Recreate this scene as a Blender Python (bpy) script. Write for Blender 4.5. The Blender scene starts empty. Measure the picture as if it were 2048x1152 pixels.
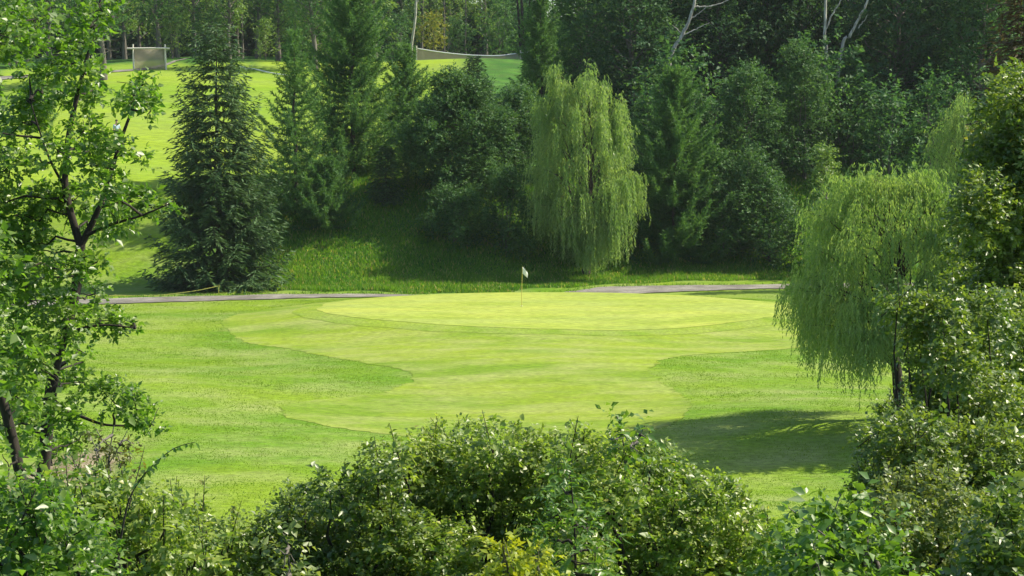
import bpy, math, random
import numpy as np
from mathutils import Vector

# ------------------------------------------------------------------ camera, sky, sun, exposure
sc = bpy.context.scene
col = sc.collection
F = 3821.0            # focal length in photo pixels (2048 wide)
CAM_Z = 11.0
PITCH = math.atan(370 / F)
cam = bpy.data.objects.new('camera', bpy.data.cameras.new('camera'))
cam.data.sensor_width = 36.0
cam.data.lens = 36.0 * F / 2048
cam.data.clip_start = 0.1
cam.data.clip_end = 3000
cam.location = (0, 0, CAM_Z)
cam.rotation_euler = (math.pi / 2 - PITCH, 0, 0)
col.objects.link(cam)
sc.camera = cam

SUN_EL = math.radians(47)
SUN_AZ = math.radians(12)      # from +x towards +y (behind the trees, on the right)
world = bpy.data.worlds.new('World')
sc.world = world
world.use_nodes = True
wn = world.node_tree.nodes
sky = wn.new('ShaderNodeTexSky')
sky.sky_type = 'NISHITA'
sky.sun_disc = False
sky.sun_elevation = SUN_EL
sky.sun_rotation = math.pi / 2 - SUN_AZ
wn['Background'].inputs['Strength'].default_value = 0.115
world.node_tree.links.new(sky.outputs[0], wn['Background'].inputs['Color'])

sun = bpy.data.objects.new('sun', bpy.data.lights.new('sun', 'SUN'))
sun.data.energy = 4.9
sun.data.angle = math.radians(0.5)
sun.data.color = (1.0, 0.91, 0.72)
sdir = Vector((math.cos(SUN_EL) * math.cos(SUN_AZ), math.cos(SUN_EL) * math.sin(SUN_AZ), math.sin(SUN_EL)))
sun.rotation_euler = (-sdir).to_track_quat('-Z', 'Y').to_euler()
col.objects.link(sun)

sc.view_settings.view_transform = 'Standard'
sc.view_settings.look = 'None'
sc.view_settings.exposure = 0.78
sc.view_settings.gamma = 1
sc.render.engine = 'CYCLES'
sc.cycles.max_bounces = 6
sc.cycles.diffuse_bounces = 3
sc.cycles.glossy_bounces = 2
sc.cycles.transmission_bounces = 3
sc.cycles.transparent_max_bounces = 8
sc.cycles.caustics_reflective = False
sc.cycles.caustics_refractive = False

# ------------------------------------------------------------------ helpers
CP, SP = math.cos(PITCH), math.sin(PITCH)


def at(px, py, d):
    """world point on the sight line of photo pixel (px, py) at depth y = d"""
    a, b = (px - 1024) / F, (576 - py) / F
    ry, rz = CP + b * SP, -SP + b * CP
    k = d / ry
    return np.array((a * k, d, CAM_Z + rz * k))


def smooth(a, b, x):
    t = np.clip((x - a) / (b - a), 0, 1)
    return t * t * (3 - 2 * t)


def ground_z(x, y):
    x = np.asarray(x, float); y = np.asarray(y, float)
    z = 9.2 * (1 - smooth(1, 46, y))
    y0 = 113.8 + 6.5 * smooth(-4, 14, x)
    u = y - y0
    z = z + 5.2 * smooth(0, 14, u) + 0.128 * np.clip(u - 8, 0, 78) + 0.03 * np.clip(u - 86, 0, 400)
    e = np.sqrt(((x - 1.9) / 14.5) ** 2 + ((y - 98) / 11.0) ** 2)
    z = z + 0.42 * (1 - smooth(.72, 1.2, e))
    z = z - 0.38 * np.exp(-((x - 0.5) / 6.5) ** 2) * smooth(107, 109.5, y) * (1 - smooth(111.5, 114, y))
    m = smooth(44, 60, y) * (1 - smooth(84, 104, y))
    z = z + m * (0.16 * np.sin(x * .23 + y * .17) + 0.12 * np.sin(x * .11 - y * .31 + 1.3))
    z = z - 0.35 * smooth(52, 57, y) * (1 - smooth(59, 66, y))
    n = smooth(3, 20, u)
    z = z + n * (0.25 * np.sin(x * .19 + 2) + 0.2 * np.sin(y * .23 + x * .07))
    return z


def gpt(px, py, d0=40, d1=300):
    """where the sight line of photo pixel (px, py) meets the ground"""
    d = np.arange(d0, d1, .1)
    a, b = (px - 1024) / F, (576 - py) / F
    ry, rz = CP + b * SP, -SP + b * CP
    k = d / ry
    x, z = a * k, CAM_Z + rz * k
    g = ground_z(x, d)
    i = np.argmax(z <= g) if (z <= g).any() else len(d) - 1
    return np.array((x[i], d[i], g[i]))


def gat(px, d):
    """ground point under column px at depth d"""
    x = (px - 1024) / F * d
    return np.array((x, d, float(ground_z(x, d))))


def mesh_np(name, V, Fq, mat, parent=None, smooth_shade=False):
    """V (n,3), Fq (m,k): one mesh object"""
    me = bpy.data.meshes.new(name)
    V = np.ascontiguousarray(V, dtype=np.float32); Fq = np.ascontiguousarray(Fq, dtype=np.int32)
    k = Fq.shape[1]
    me.vertices.add(len(V)); me.vertices.foreach_set('co', V.ravel())
    me.loops.add(Fq.size); me.loops.foreach_set('vertex_index', Fq.ravel())
    me.polygons.add(len(Fq))
    me.polygons.foreach_set('loop_start', np.arange(0, Fq.size, k, dtype=np.int32))
    me.polygons.foreach_set('loop_total', np.full(len(Fq), k, dtype=np.int32))
    if smooth_shade:
        me.polygons.foreach_set('use_smooth', np.ones(len(Fq), dtype=bool))
    me.update(calc_edges=True)
    if mat: me.materials.append(mat)
    o = bpy.data.objects.new(name, me); col.objects.link(o)
    if parent is not None: o.parent = parent
    return o


def thing(name, loc, label, cat, group=None, rot=0, scale=1):
    o = bpy.data.objects.new(name, None); col.objects.link(o)
    o.empty_display_size = .2
    o.location = loc; o.rotation_euler = (0, 0, rot); o.scale = (scale,) * 3 if np.isscalar(scale) else scale
    return tag(o, label, cat, group)


def tag(o, label, cat, group=None):
    o['label'] = label; o['category'] = cat
    if group: o['group'] = group
    return o


def struct(o, kind='structure'):
    o['kind'] = kind
    return o


def copy_thing(src, loc, rot, scale, label, group=None, mats=None):
    r = src.copy(); col.objects.link(r)
    r.location = loc; r.rotation_euler = rot if hasattr(rot, '__len__') else (0, 0, rot)
    r.scale = (scale,) * 3 if np.isscalar(scale) else scale
    r['label'] = label
    if group: r['group'] = group
    for ch in src.children:
        c = ch.copy(); col.objects.link(c); c.parent = r
    return r


def norm(a):
    return a / np.maximum(np.linalg.norm(a, axis=-1, keepdims=True), 1e-9)


def tubes(paths, sides=6):
    """paths: list of (points (n,3), radii (n,)) -> V, F"""
    Vs, Fs, off = [], [], 0
    for P, R in paths:
        P = np.asarray(P, float); R = np.broadcast_to(np.asarray(R, float), (len(P),))
        T = norm(np.gradient(P, axis=0))
        ref = np.array((0, 0, 1.)) if abs(T[:, 2]).mean() < .8 else np.array((1., 0, 0))
        A = norm(np.cross(T, ref)); B = np.cross(T, A)
        ang = np.linspace(0, 2 * math.pi, sides, endpoint=False)
        ring = P[:, None] + R[:, None, None] * (np.cos(ang)[None, :, None] * A[:, None] + np.sin(ang)[None, :, None] * B[:, None])
        n = len(P)
        Vs.append(ring.reshape(-1, 3))
        i, j = np.meshgrid(np.arange(n - 1), np.arange(sides), indexing='ij')
        a = i * sides + j; b = i * sides + (j + 1) % sides
        Fs.append(np.stack([a, b, b + sides, a + sides], -1).reshape(-1, 4) + off)
        off += n * sides
    return np.concatenate(Vs), np.concatenate(Fs)


def bend(p, q, rng, n=6, wob=.06, sag=0):
    """slightly crooked line p->q"""
    p = np.asarray(p, float); q = np.asarray(q, float)
    t = np.linspace(0, 1, n)[:, None]
    L = np.linalg.norm(q - p)
    w = rng.normal(0, wob * L, (n, 3)) * np.sin(np.pi * t)
    out = p + (q - p) * t + w
    out[:, 2] += sag * L * np.sin(np.pi * t[:, 0])
    return out


def spline(pts, n=24):
    pts = np.asarray(pts, float)
    k = len(pts); t = np.linspace(0, k - 1, n)
    i = np.clip(t.astype(int), 0, k - 2); f = (t - i)[:, None]
    p0 = pts[np.clip(i - 1, 0, k - 1)]; p1 = pts[i]; p2 = pts[i + 1]; p3 = pts[np.clip(i + 2, 0, k - 1)]
    return .5 * (2 * p1 + (p2 - p0) * f + (2 * p0 - 5 * p1 + 4 * p2 - p3) * f ** 2 + (3 * p1 - p0 - 3 * p2 + p3) * f ** 3)


# leaf = five points, two quads either side of the midrib
def leaf_mesh(P, D, N, L, W, fold=.18, droop=.12, wide=.42):
    D = norm(D); N = norm(N - D * (N * D).sum(-1, keepdims=True)); S = np.cross(D, N)
    L = L[:, None]; W = W[:, None]
    v0 = P
    v1 = P + D * L * wide - S * W * .5 + N * W * fold
    v2 = P + D * L * .5
    v3 = P + D * L * wide + S * W * .5 + N * W * fold
    v4 = P + D * L - N * L * droop
    V = np.stack([v0, v1, v2, v3, v4], 1).reshape(-1, 3)
    b = (np.arange(len(P)) * 5)[:, None]
    Fq = np.concatenate([b + np.array([0, 2, 4, 1]), b + np.array([0, 3, 4, 2])])
    return V, Fq


# needle / narrow blade = one rhombus quad
def blade_mesh(P, D, N, L, W, mid=.35):
    D = norm(D); N = norm(N - D * (N * D).sum(-1, keepdims=True)); S = np.cross(D, N)
    L = L[:, None]; W = W[:, None]
    m = P + D * L * mid
    V = np.stack([P, m + S * W * .5, P + D * L, m - S * W * .5], 1).reshape(-1, 3)
    Fq = (np.arange(len(P)) * 4)[:, None] + np.arange(4)
    return V, Fq


UP = np.array((0, 0, 1.))


def sprays(rng, O, A, m, slen, ll, lw, droop=.15, jit=.35):
    """twigs carrying m alternate leaves each"""
    S = len(O); A = norm(A)
    slen = np.broadcast_to(slen, (S,))
    t = (np.arange(m) + .6) / m
    B = norm(np.cross(A, UP + rng.normal(0, .35, (S, 3))))
    sg = np.where(np.arange(m) % 2 == 0, 1., -1.)
    P = O[:, None] + A[:, None] * (slen[:, None] * t)[..., None]
    P[..., 2] -= .12 * slen[:, None] * t ** 2
    D = A[:, None] * .55 + B[:, None] * sg[None, :, None] * .8 + rng.normal(0, jit, (S, m, 3)) - UP * droop
    N = UP * .8 + A[:, None] * .3 + rng.normal(0, .65, (S, m, 3))
    n = S * m
    tw = np.repeat(np.clip(rng.lognormal(0, .25, S), .6, 1.5), m)
    L = ll * tw * rng.uniform(.65, 1.25, n); W = lw * tw * rng.uniform(.75, 1.2, n)
    return P.reshape(n, 3), D.reshape(n, 3), N.reshape(n, 3), L, W


def lobe_sprays(rng, lobes, k, m, slen, ll, lw, inner=.35, up=.35):
    """lobes: list of (cx,cy,cz,rx,ry,rz); k scales twig count by area"""
    Os, As = [], []
    for c in lobes:
        c = np.array(c, float); r = c[3:]
        n = max(3, int(k * (r.mean() / ll) ** 2 / m))
        d = norm(rng.normal(0, 1, (n, 3)))
        f = inner + (1 - inner) * rng.uniform(0, 1, n) ** .6
        Os.append(c[:3] + d * r * f[:, None])
        As.append(d * .8 + UP * up + rng.normal(0, .4, (n, 3)))
    O, A = np.concatenate(Os), np.concatenate(As)
    return sprays(rng, O, A, m, slen * rng.uniform(.6, 1.3, len(O)), ll, lw), O, A


# ------------------------------------------------------------------ materials
def nodes_of(name):
    m = bpy.data.materials.new(name); m.use_nodes = True
    nt = m.node_tree
    return m, nt, nt.nodes, nt.links, nt.nodes['Principled BSDF']


def leaf_mat(name, ca, cb, trans=.42, rough=.42, spec=.45, tcol=None, tboost=1.6, clump=.9, odd=None):
    """leaf colour varies leaf by leaf and in soft clumps; light shines through"""
    m, nt, n, l, bsdf = nodes_of(name)
    geo = n.new('ShaderNodeNewGeometry')
    tc = n.new('ShaderNodeTexCoord')
    noi = n.new('ShaderNodeTexNoise'); noi.inputs['Scale'].default_value = clump; noi.inputs['Detail'].default_value = 2
    l.new(tc.outputs['Object'], noi.inputs['Vector'])
    add = n.new('ShaderNodeMath'); add.operation = 'MULTIPLY_ADD'
    l.new(noi.outputs['Fac'], add.inputs[0]); add.inputs[1].default_value = 1.5; add.inputs[2].default_value = -.6
    add2 = n.new('ShaderNodeMath'); add2.operation = 'MULTIPLY_ADD'; add2.use_clamp = True
    l.new(geo.outputs['Random Per Island'], add2.inputs[0]); add2.inputs[1].default_value = .7; l.new(add.outputs[0], add2.inputs[2])
    mix = n.new('ShaderNodeMix'); mix.data_type = 'RGBA'
    l.new(add2.outputs[0], mix.inputs['Factor'])
    mix.inputs['A'].default_value = (*ca, 1); mix.inputs['B'].default_value = (*cb, 1)
    colout = mix.outputs['Result']
    if odd:   # a few leaves of another colour
        gt = n.new('ShaderNodeMath'); gt.operation = 'GREATER_THAN'; gt.inputs[1].default_value = 1 - odd[1]
        fr = n.new('ShaderNodeMath'); fr.operation = 'FRACT'
        mu = n.new('ShaderNodeMath'); mu.operation = 'MULTIPLY'; mu.inputs[1].default_value = 37.7
        l.new(geo.outputs['Random Per Island'], mu.inputs[0]); l.new(mu.outputs[0], fr.inputs[0]); l.new(fr.outputs[0], gt.inputs[0])
        mx = n.new('ShaderNodeMix'); mx.data_type = 'RGBA'
        l.new(gt.outputs[0], mx.inputs['Factor']); l.new(colout, mx.inputs['A']); mx.inputs['B'].default_value = (*odd[0], 1)
        colout = mx.outputs['Result']
    l.new(colout, bsdf.inputs['Base Color'])
    bsdf.inputs['Roughness'].default_value = rough
    bsdf.inputs['Specular IOR Level'].default_value = spec
    tr = n.new('ShaderNodeBsdfTranslucent')
    hs = n.new('ShaderNodeMix'); hs.data_type = 'RGBA'; hs.blend_type = 'MULTIPLY'; hs.inputs['Factor'].default_value = 1
    l.new(colout, hs.inputs['A'])
    t = tcol or (1.25, 1.15, .55)
    hs.inputs['B'].default_value = (t[0] * tboost, t[1] * tboost, t[2] * tboost, 1)
    l.new(hs.outputs['Result'], tr.inputs['Color'])
    ms = n.new('ShaderNodeMixShader'); ms.inputs[0].default_value = trans
    l.new(bsdf.outputs[0], ms.inputs[1]); l.new(tr.outputs[0], ms.inputs[2])
    l.new(ms.outputs[0], n['Material Output'].inputs['Surface'])
    return m


def bark_mat(name, ca, cb, scale=6, bump=.6):
    m, nt, n, l, bsdf = nodes_of(name)
    tc = n.new('ShaderNodeTexCoord'); mp = n.new('ShaderNodeMapping'); mp.inputs['Scale'].default_value = (1, 1, .25)
    noi = n.new('ShaderNodeTexNoise'); noi.inputs['Scale'].default_value = scale; noi.inputs['Detail'].default_value = 6
    l.new(tc.outputs['Object'], mp.inputs[0]); l.new(mp.outputs[0], noi.inputs['Vector'])
    rp = n.new('ShaderNodeValToRGB')
    rp.color_ramp.elements[0].position = .35; rp.color_ramp.elements[0].color = (*ca, 1)
    rp.color_ramp.elements[1].position = .7; rp.color_ramp.elements[1].color = (*cb, 1)
    l.new(noi.outputs['Fac'], rp.inputs[0]); l.new(rp.outputs[0], bsdf.inputs['Base Color'])
    bp = n.new('ShaderNodeBump'); bp.inputs['Strength'].default_value = bump; bp.inputs['Distance'].default_value = .02
    l.new(noi.outputs['Fac'], bp.inputs['Height']); l.new(bp.outputs[0], bsdf.inputs['Normal'])
    bsdf.inputs['Roughness'].default_value = .9
    return m


def turf_nodes(nt, ca, cb, cc, big=.12, fine=2.2, stretch=(1, 1, 1)):
    """mottled turf colour: big patches, mid streaks, fine grain; returns (colour, height)"""
    n, l = nt.nodes, nt.links
    tc = n.new('ShaderNodeTexCoord')
    mp = n.new('ShaderNodeMapping'); mp.inputs['Scale'].default_value = stretch
    l.new(tc.outputs['Object'], mp.inputs[0])

    def noise(s, det, rough=.55, src=mp):
        k = n.new('ShaderNodeTexNoise'); k.inputs['Scale'].default_value = s; k.inputs['Detail'].default_value = det
        k.inputs['Roughness'].default_value = rough
        l.new(src.outputs[0], k.inputs['Vector']); return k
    n1, n2, n3 = noise(big, 4), noise(fine * .22, 5, .65), noise(fine * 3, 5, .7)

    def ramp(src, a, b):
        r = n.new('ShaderNodeMapRange'); r.inputs[1].default_value = a; r.inputs[2].default_value = b
        l.new(src.outputs['Fac'], r.inputs[0]); return r
    r1, r2, r3 = ramp(n1, .4, .6), ramp(n2, .42, .68), ramp(n3, .3, .7)
    m1 = n.new('ShaderNodeMix'); m1.data_type = 'RGBA'
    m1.inputs['A'].default_value = (*ca, 1); m1.inputs['B'].default_value = (*cb, 1)
    l.new(r1.outputs[0], m1.inputs['Factor'])
    m2 = n.new('ShaderNodeMix'); m2.data_type = 'RGBA'; m2.inputs['B'].default_value = (*cc, 1)
    sc2 = n.new('ShaderNodeMath'); sc2.operation = 'MULTIPLY'; sc2.inputs[1].default_value = .78
    l.new(r2.outputs[0], sc2.inputs[0]); l.new(sc2.outputs[0], m2.inputs['Factor'])
    l.new(m1.outputs['Result'], m2.inputs['A'])
    m3 = n.new('ShaderNodeMix'); m3.data_type = 'RGBA'; m3.blend_type = 'MULTIPLY'; m3.inputs['Factor'].default_value = 1
    g = n.new('ShaderNodeMapRange'); g.inputs[3].default_value = .62; g.inputs[4].default_value = 1.32
    l.new(r3.outputs[0], g.inputs[0])
    cb_ = n.new('ShaderNodeCombineColor')
    for i in range(3): l.new(g.outputs[0], cb_.inputs[i])
    l.new(m2.outputs['Result'], m3.inputs['A']); l.new(cb_.outputs[0], m3.inputs['B'])
    return m3.outputs['Result'], n3.outputs['Fac']


def turf_mat(name, ca, cb, cc, bump=.5, **kw):
    m, nt, n, l, bsdf = nodes_of(name)
    c, h = turf_nodes(nt, ca, cb, cc, **kw)
    l.new(c, bsdf.inputs['Base Color'])
    bsdf.inputs['Roughness'].default_value = .85
    bsdf.inputs['Specular IOR Level'].default_value = .15
    bp = n.new('ShaderNodeBump'); bp.inputs['Strength'].default_value = bump; bp.inputs['Distance'].default_value = .05
    l.new(h, bp.inputs['Height']); l.new(bp.outputs[0], bsdf.inputs['Normal'])
    return m


def plain_mat(name, c, rough=.6, noise=.15, scale=8, trans=0):
    m, nt, n, l, bsdf = nodes_of(name)
    tc = n.new('ShaderNodeTexCoord'); noi = n.new('ShaderNodeTexNoise'); noi.inputs['Scale'].default_value = scale
    noi.inputs['Detail'].default_value = 4
    l.new(tc.outputs['Object'], noi.inputs['Vector'])
    mix = n.new('ShaderNodeMix'); mix.data_type = 'RGBA'
    mix.inputs['A'].default_value = (*[v * (1 - noise) for v in c], 1); mix.inputs['B'].default_value = (*[min(1, v * (1 + noise)) for v in c], 1)
    l.new(noi.outputs['Fac'], mix.inputs['Factor']); l.new(mix.outputs['Result'], bsdf.inputs['Base Color'])
    bsdf.inputs['Roughness'].default_value = rough
    if trans:
        tr = n.new('ShaderNodeBsdfTransparent'); ms = n.new('ShaderNodeMixShader'); ms.inputs[0].default_value = trans
        l.new(bsdf.outputs[0], ms.inputs[1]); l.new(tr.outputs[0], ms.inputs[2]); l.new(ms.outputs[0], n['Material Output'].inputs['Surface'])
    return m


BARK_DARK = bark_mat('bark_dark', (.012, .009, .007), (.04, .03, .023), 14)
BARK_GREY = bark_mat('bark_grey', (.07, .062, .055), (.2, .18, .155), 5)
BARK_PALE = bark_mat('bark_pale', (.2, .19, .165), (.58, .56, .5), 9, .3)
BARK_FIR = bark_mat('bark_fir', (.04, .03, .022), (.10, .08, .06), 6)

# ------------------------------------------------------------------ the ground
xs = np.unique(np.concatenate([np.arange(-400, -60, 12), np.arange(-60, 60.1, .5), np.arange(72, 401, 12)]))
ys = np.unique(np.concatenate([np.arange(-30, 0, 3), np.arange(0, 140, .5), np.arange(140, 240, 1.5), np.arange(240, 900, 20)]))
X, Y = np.meshgrid(xs, ys)
Z = ground_z(X, Y)
nx, ny = len(xs), len(ys)
i, j = np.meshgrid(np.arange(ny - 1), np.arange(nx - 1), indexing='ij')
q = i * nx + j
grid = np.stack([q, q + 1, q + nx + 1, q + nx], -1).reshape(-1, 4)
V = np.stack([X, Y, Z], -1).reshape(-1, 3)

gm, nt, n, l, bsdf = nodes_of('ground_turf')
lawn_c, lawn_h = turf_nodes(nt, (.108, .22, .010), (.172, .265, .014), (.25, .30, .09), big=.13, fine=2.0, stretch=(.55, 1.0, 1))
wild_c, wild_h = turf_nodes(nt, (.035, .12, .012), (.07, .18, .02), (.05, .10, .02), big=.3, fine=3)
soil_c, soil_h = turf_nodes(nt, (.20, .15, .10), (.33, .27, .19), (.12, .10, .06), big=1.2, fine=4)


def attr(nm):
    a = n.new('ShaderNodeAttribute'); a.attribute_name = nm; return a.outputs['Fac']


def cmix(f, a, b):
    k = n.new('ShaderNodeMix'); k.data_type = 'RGBA'
    l.new(f, k.inputs['Factor']); l.new(a, k.inputs['A']); l.new(b, k.inputs['B']); return k.outputs['Result']


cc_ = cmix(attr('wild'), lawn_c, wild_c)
up_c, up_h = turf_nodes(nt, (.175, .295, .014), (.235, .335, .02), (.22, .30, .05), big=.07, fine=1.2, stretch=(.3, 1.2, 1))
cc_ = cmix(attr('upper'), cc_, up_c)
cc_ = cmix(attr('soil'), cc_, soil_c)
l.new(cc_, bsdf.inputs['Base Color'])
bsdf.inputs['Roughness'].default_value = .85
bsdf.inputs['Specular IOR Level'].default_value = .15
bp = n.new('ShaderNodeBump'); bp.inputs['Strength'].default_value = .5; bp.inputs['Distance'].default_value = .06
l.new(lawn_h, bp.inputs['Height']); l.new(bp.outputs[0], bsdf.inputs['Normal'])
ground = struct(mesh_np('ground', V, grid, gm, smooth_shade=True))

# the wild strip of hillside, the woods floor, the near bank
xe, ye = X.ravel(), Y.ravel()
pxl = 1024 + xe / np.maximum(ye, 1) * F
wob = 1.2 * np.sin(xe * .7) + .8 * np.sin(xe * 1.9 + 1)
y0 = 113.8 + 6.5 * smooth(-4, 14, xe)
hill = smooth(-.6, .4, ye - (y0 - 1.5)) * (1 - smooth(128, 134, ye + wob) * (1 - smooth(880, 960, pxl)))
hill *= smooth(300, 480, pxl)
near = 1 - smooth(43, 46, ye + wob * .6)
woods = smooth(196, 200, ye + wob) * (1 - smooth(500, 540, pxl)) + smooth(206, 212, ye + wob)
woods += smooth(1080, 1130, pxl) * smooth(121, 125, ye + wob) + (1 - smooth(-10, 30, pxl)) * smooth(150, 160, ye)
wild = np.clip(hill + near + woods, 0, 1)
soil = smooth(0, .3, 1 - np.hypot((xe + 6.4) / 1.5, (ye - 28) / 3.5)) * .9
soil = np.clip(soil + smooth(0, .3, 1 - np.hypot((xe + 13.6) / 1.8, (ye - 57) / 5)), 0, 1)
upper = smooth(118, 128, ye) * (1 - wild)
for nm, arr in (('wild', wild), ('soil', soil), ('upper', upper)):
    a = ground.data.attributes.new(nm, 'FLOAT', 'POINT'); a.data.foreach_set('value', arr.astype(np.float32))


def ruled(name, left, right, ds, mat, lift, cols=40, jit=0, rng=None):
    """sheet on the ground between two edges x_left(d), x_right(d)"""
    t = np.linspace(0, 1, cols)
    XL, XR = np.asarray(left)[:, None], np.asarray(right)[:, None]
    xx = XL + (XR - XL) * t
    yy = np.repeat(np.asarray(ds)[:, None], cols, 1)
    zz = ground_z(xx, yy) + lift
    nr = len(ds)
    a, b = np.meshgrid(np.arange(nr - 1), np.arange(cols - 1), indexing='ij')
    q = a * cols + b
    return struct(mesh_np(name, np.stack([xx, yy, zz], -1).reshape(-1, 3), np.stack([q, q + 1, q + cols + 1, q + cols], -1).reshape(-1, 4), mat, smooth_shade=True))


def px_rows(rows):
    """rows of (py, px_left, px_right) on the ground -> depth, x_left, x_right, densified"""
    D, A, B = [], [], []
    for py, a, b in rows:
        g = gpt(1024, py, 44, 112)
        D.append(g[1]); A.append((a - 1024) / F * g[1]); B.append((b - 1024) / F * g[1])
    D, A, B = map(np.array, (D, A, B)); o = np.argsort(D); D, A, B = D[o], A[o], B[o]
    t = np.linspace(0, len(D) - 1, 160); P = spline(np.stack([D, A, B], 1), 560)
    er = np.random.default_rng(8)
    for c_ in (1, 2): P[:, c_] += np.convolve(er.normal(0, .11, 562), np.ones(3) / 3, 'valid') + np.convolve(er.normal(0, .3, 574), np.ones(15) / 15, 'valid')
    o = np.argsort(P[:, 0]); P = P[o]
    keep = np.concatenate([[True], np.diff(P[:, 0]) > .02]); P = P[keep]
    return P[:, 0], P[:, 1], P[:, 2]


M_apron = turf_mat('apron_turf', (.14, .235, .014), (.212, .29, .022), (.29, .325, .10), big=.22, fine=2.2, stretch=(.5, 1.15, 1), bump=.4)
M_collar = turf_mat('collar_turf', (.155, .25, .018), (.215, .295, .026), (.24, .30, .07), big=.4, fine=2.4, bump=.35)
M_green = turf_mat('green_turf', (.24, .315, .04), (.335, .385, .065), (.29, .355, .085), big=.3, fine=1.6, stretch=(.45, 1.3, 1), bump=.12)
rows = [(592, 760, 1900), (598, 640, 1900), (606, 545, 1890), (618, 470, 1880), (634, 440, 1870), (650, 455, 1850), (668, 500, 1790), (684, 570, 1640), (698, 640, 1440), (712, 715, 1345),
        (728, 785, 1312), (745, 822, 1304), (760, 822, 1318), (776, 785, 1338), (790, 720, 1352), (803, 615, 1366), (818, 562, 1380), (832, 560, 1385), (847, 600, 1375), (862, 690, 1335), (874, 820, 1250), (882, 960, 1120)]
D_, A_, B_ = px_rows(rows)
ruled('fairway', A_, B_, D_, M_apron, .012, 80)


def ellipse_sheet(name, cx, cy, ax, ay, mat, lift, wob=0.0, r0=0):
    th = np.linspace(0, 2 * math.pi, 180, endpoint=False)
    rr = np.linspace(0.0001, 1, 60)
    R_, T_ = np.meshgrid(rr, th, indexing='ij')
    er = np.random.default_rng(4); eg = np.convolve(np.resize(er.normal(0, .012, 180), 182), np.ones(3) / 3, 'valid')
    w = 1 + R_ ** 8 * eg[None, :] + wob * np.sin(3 * T_ + .6) + wob * .6 * np.sin(5 * T_ + 2)
    xx = cx + ax * R_ * w * np.cos(T_); yy = cy + ay * R_ * w * np.sin(T_)
    zz = ground_z(xx, yy) + lift
    nr, ns = xx.shape
    a, b = np.meshgrid(np.arange(nr - 1), np.arange(ns), indexing='ij')
    f = np.stack([a * ns + b, (a + 1) * ns + b, (a + 1) * ns + (b + 1) % ns, a * ns + (b + 1) % ns], -1).reshape(-1, 4)
    return struct(mesh_np(name, np.stack([xx, yy, zz], -1).reshape(-1, 3), f, mat, smooth_shade=True))


ellipse_sheet('collar', 1.95, 98.3, 13.4, 10.0, M_collar, .022, .012)
ellipse_sheet('putting_green', 2.1, 98.8, 12.5, 8.9, M_green, .034, .022)

# gravel cart path
M_path = turf_mat('path_gravel', (.17, .16, .14), (.28, .265, .235), (.13, .125, .105), big=.5, fine=5, bump=.5)
pc = np.array([(-60, 96.5, 1.6), (-38, 101.0, 1.7), (-30, 103.4, 1.75), (-22.5, 105.6, 1.6), (-16, 107.6, 1.35), (-10, 108.9, 1.1), (-4, 109.8, 1.0), (1, 110.6, 1.0), (4, 111.6, 1.3), (8, 112.9, 1.5), (13, 113.8, 1.4), (18, 114.6, 1.3), (30, 115.4, 1.3), (60, 116, 1.3)])
pp = spline(pc, 240)
tang = norm(np.gradient(pp[:, :2], axis=0)); nrm = np.stack([-tang[:, 1], tang[:, 0]], 1)
prng = np.random.default_rng(3)
jl = np.convolve(prng.normal(0, .14, 246), np.ones(7) / 3, 'valid'); jr = np.convolve(prng.normal(0, .14, 246), np.ones(7) / 3, 'valid')
w_ = np.linspace(-1, 1, 9)
off = np.where(w_[None] < 0, w_[None] * (pp[:, 2] + jl)[:, None], w_[None] * (pp[:, 2] + jr)[:, None])
PX = pp[:, 0][:, None] + nrm[:, 0][:, None] * off; PY = pp[:, 1][:, None] + nrm[:, 1][:, None] * off
PZ = ground_z(PX, PY) + .045
a, b = np.meshgrid(np.arange(239), np.arange(8), indexing='ij'); q = a * 9 + b
struct(mesh_np('path', np.stack([PX, PY, PZ], -1).reshape(-1, 3), np.stack([q, q + 9, q + 10, q + 1], -1).reshape(-1, 4), M_path, smooth_shade=True))

# pale path at the top of the upper lawn, at its left end
pu = spline(np.array([gat(-60, 184), gat(60, 187), gat(180, 189), gat(262, 191), gat(330, 196), gat(380, 204)]), 60)
PXu = pu[:, 0][:, None] + np.zeros(2); PYu = pu[:, 1][:, None] + np.array([-1.6, 1.6])
a = np.arange(59); q = a * 2
struct(mesh_np('path', np.stack([PXu, PYu, ground_z(PXu, PYu) + .06], -1).reshape(-1, 3), np.stack([q, q + 2, q + 3, q + 1], -1), M_path))

# ------------------------------------------------------------------ rough grass on the bank
rng = np.random.default_rng(11)


def grass(name, n_, xr, yr, keep, hmin, hmax, w, mat):
    x = rng.uniform(*xr, n_); y = rng.uniform(*yr, n_)
    k = keep(x, y); x, y = x[k], y[k]
    m = len(x)
    P = np.stack([x, y, ground_z(x, y) - .02], 1)
    tall = .55 + .45 * np.sin(x * .9 + 1.2 * np.sin(y * 1.1)) * np.sin(y * 1.3 + x * .4)
    h = rng.uniform(hmin, hmax, m) * (.6 + .6 * np.clip(tall, 0, 1))
    lean = rng.normal(0, .33, (m, 3)); lean[:, 2] = 1
    return struct(mesh_np(name, *blade_mesh(P, lean, rng.normal(0, 1, (m, 3)) + np.array((0, -.6, 0)), h, w * rng.uniform(.7, 1.4, m), .4), mat), 'stuff')


M_grass = leaf_mat('rough_grass_blade', (.055, .185, .014), (.165, .31, .03), trans=.45, rough=.5, spec=.3, clump=.35, tboost=1.4, odd=((.34, .33, .13), .1))


def bank(x, y):
    px = 1024 + x / y * F
    y0 = 113.8 + 6.5 * smooth(-4, 14, x)
    return (y > y0 - 1.9 + .5 * np.sin(x * 1.3)) & (y < y0 + 16) & (px > 470)


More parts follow.
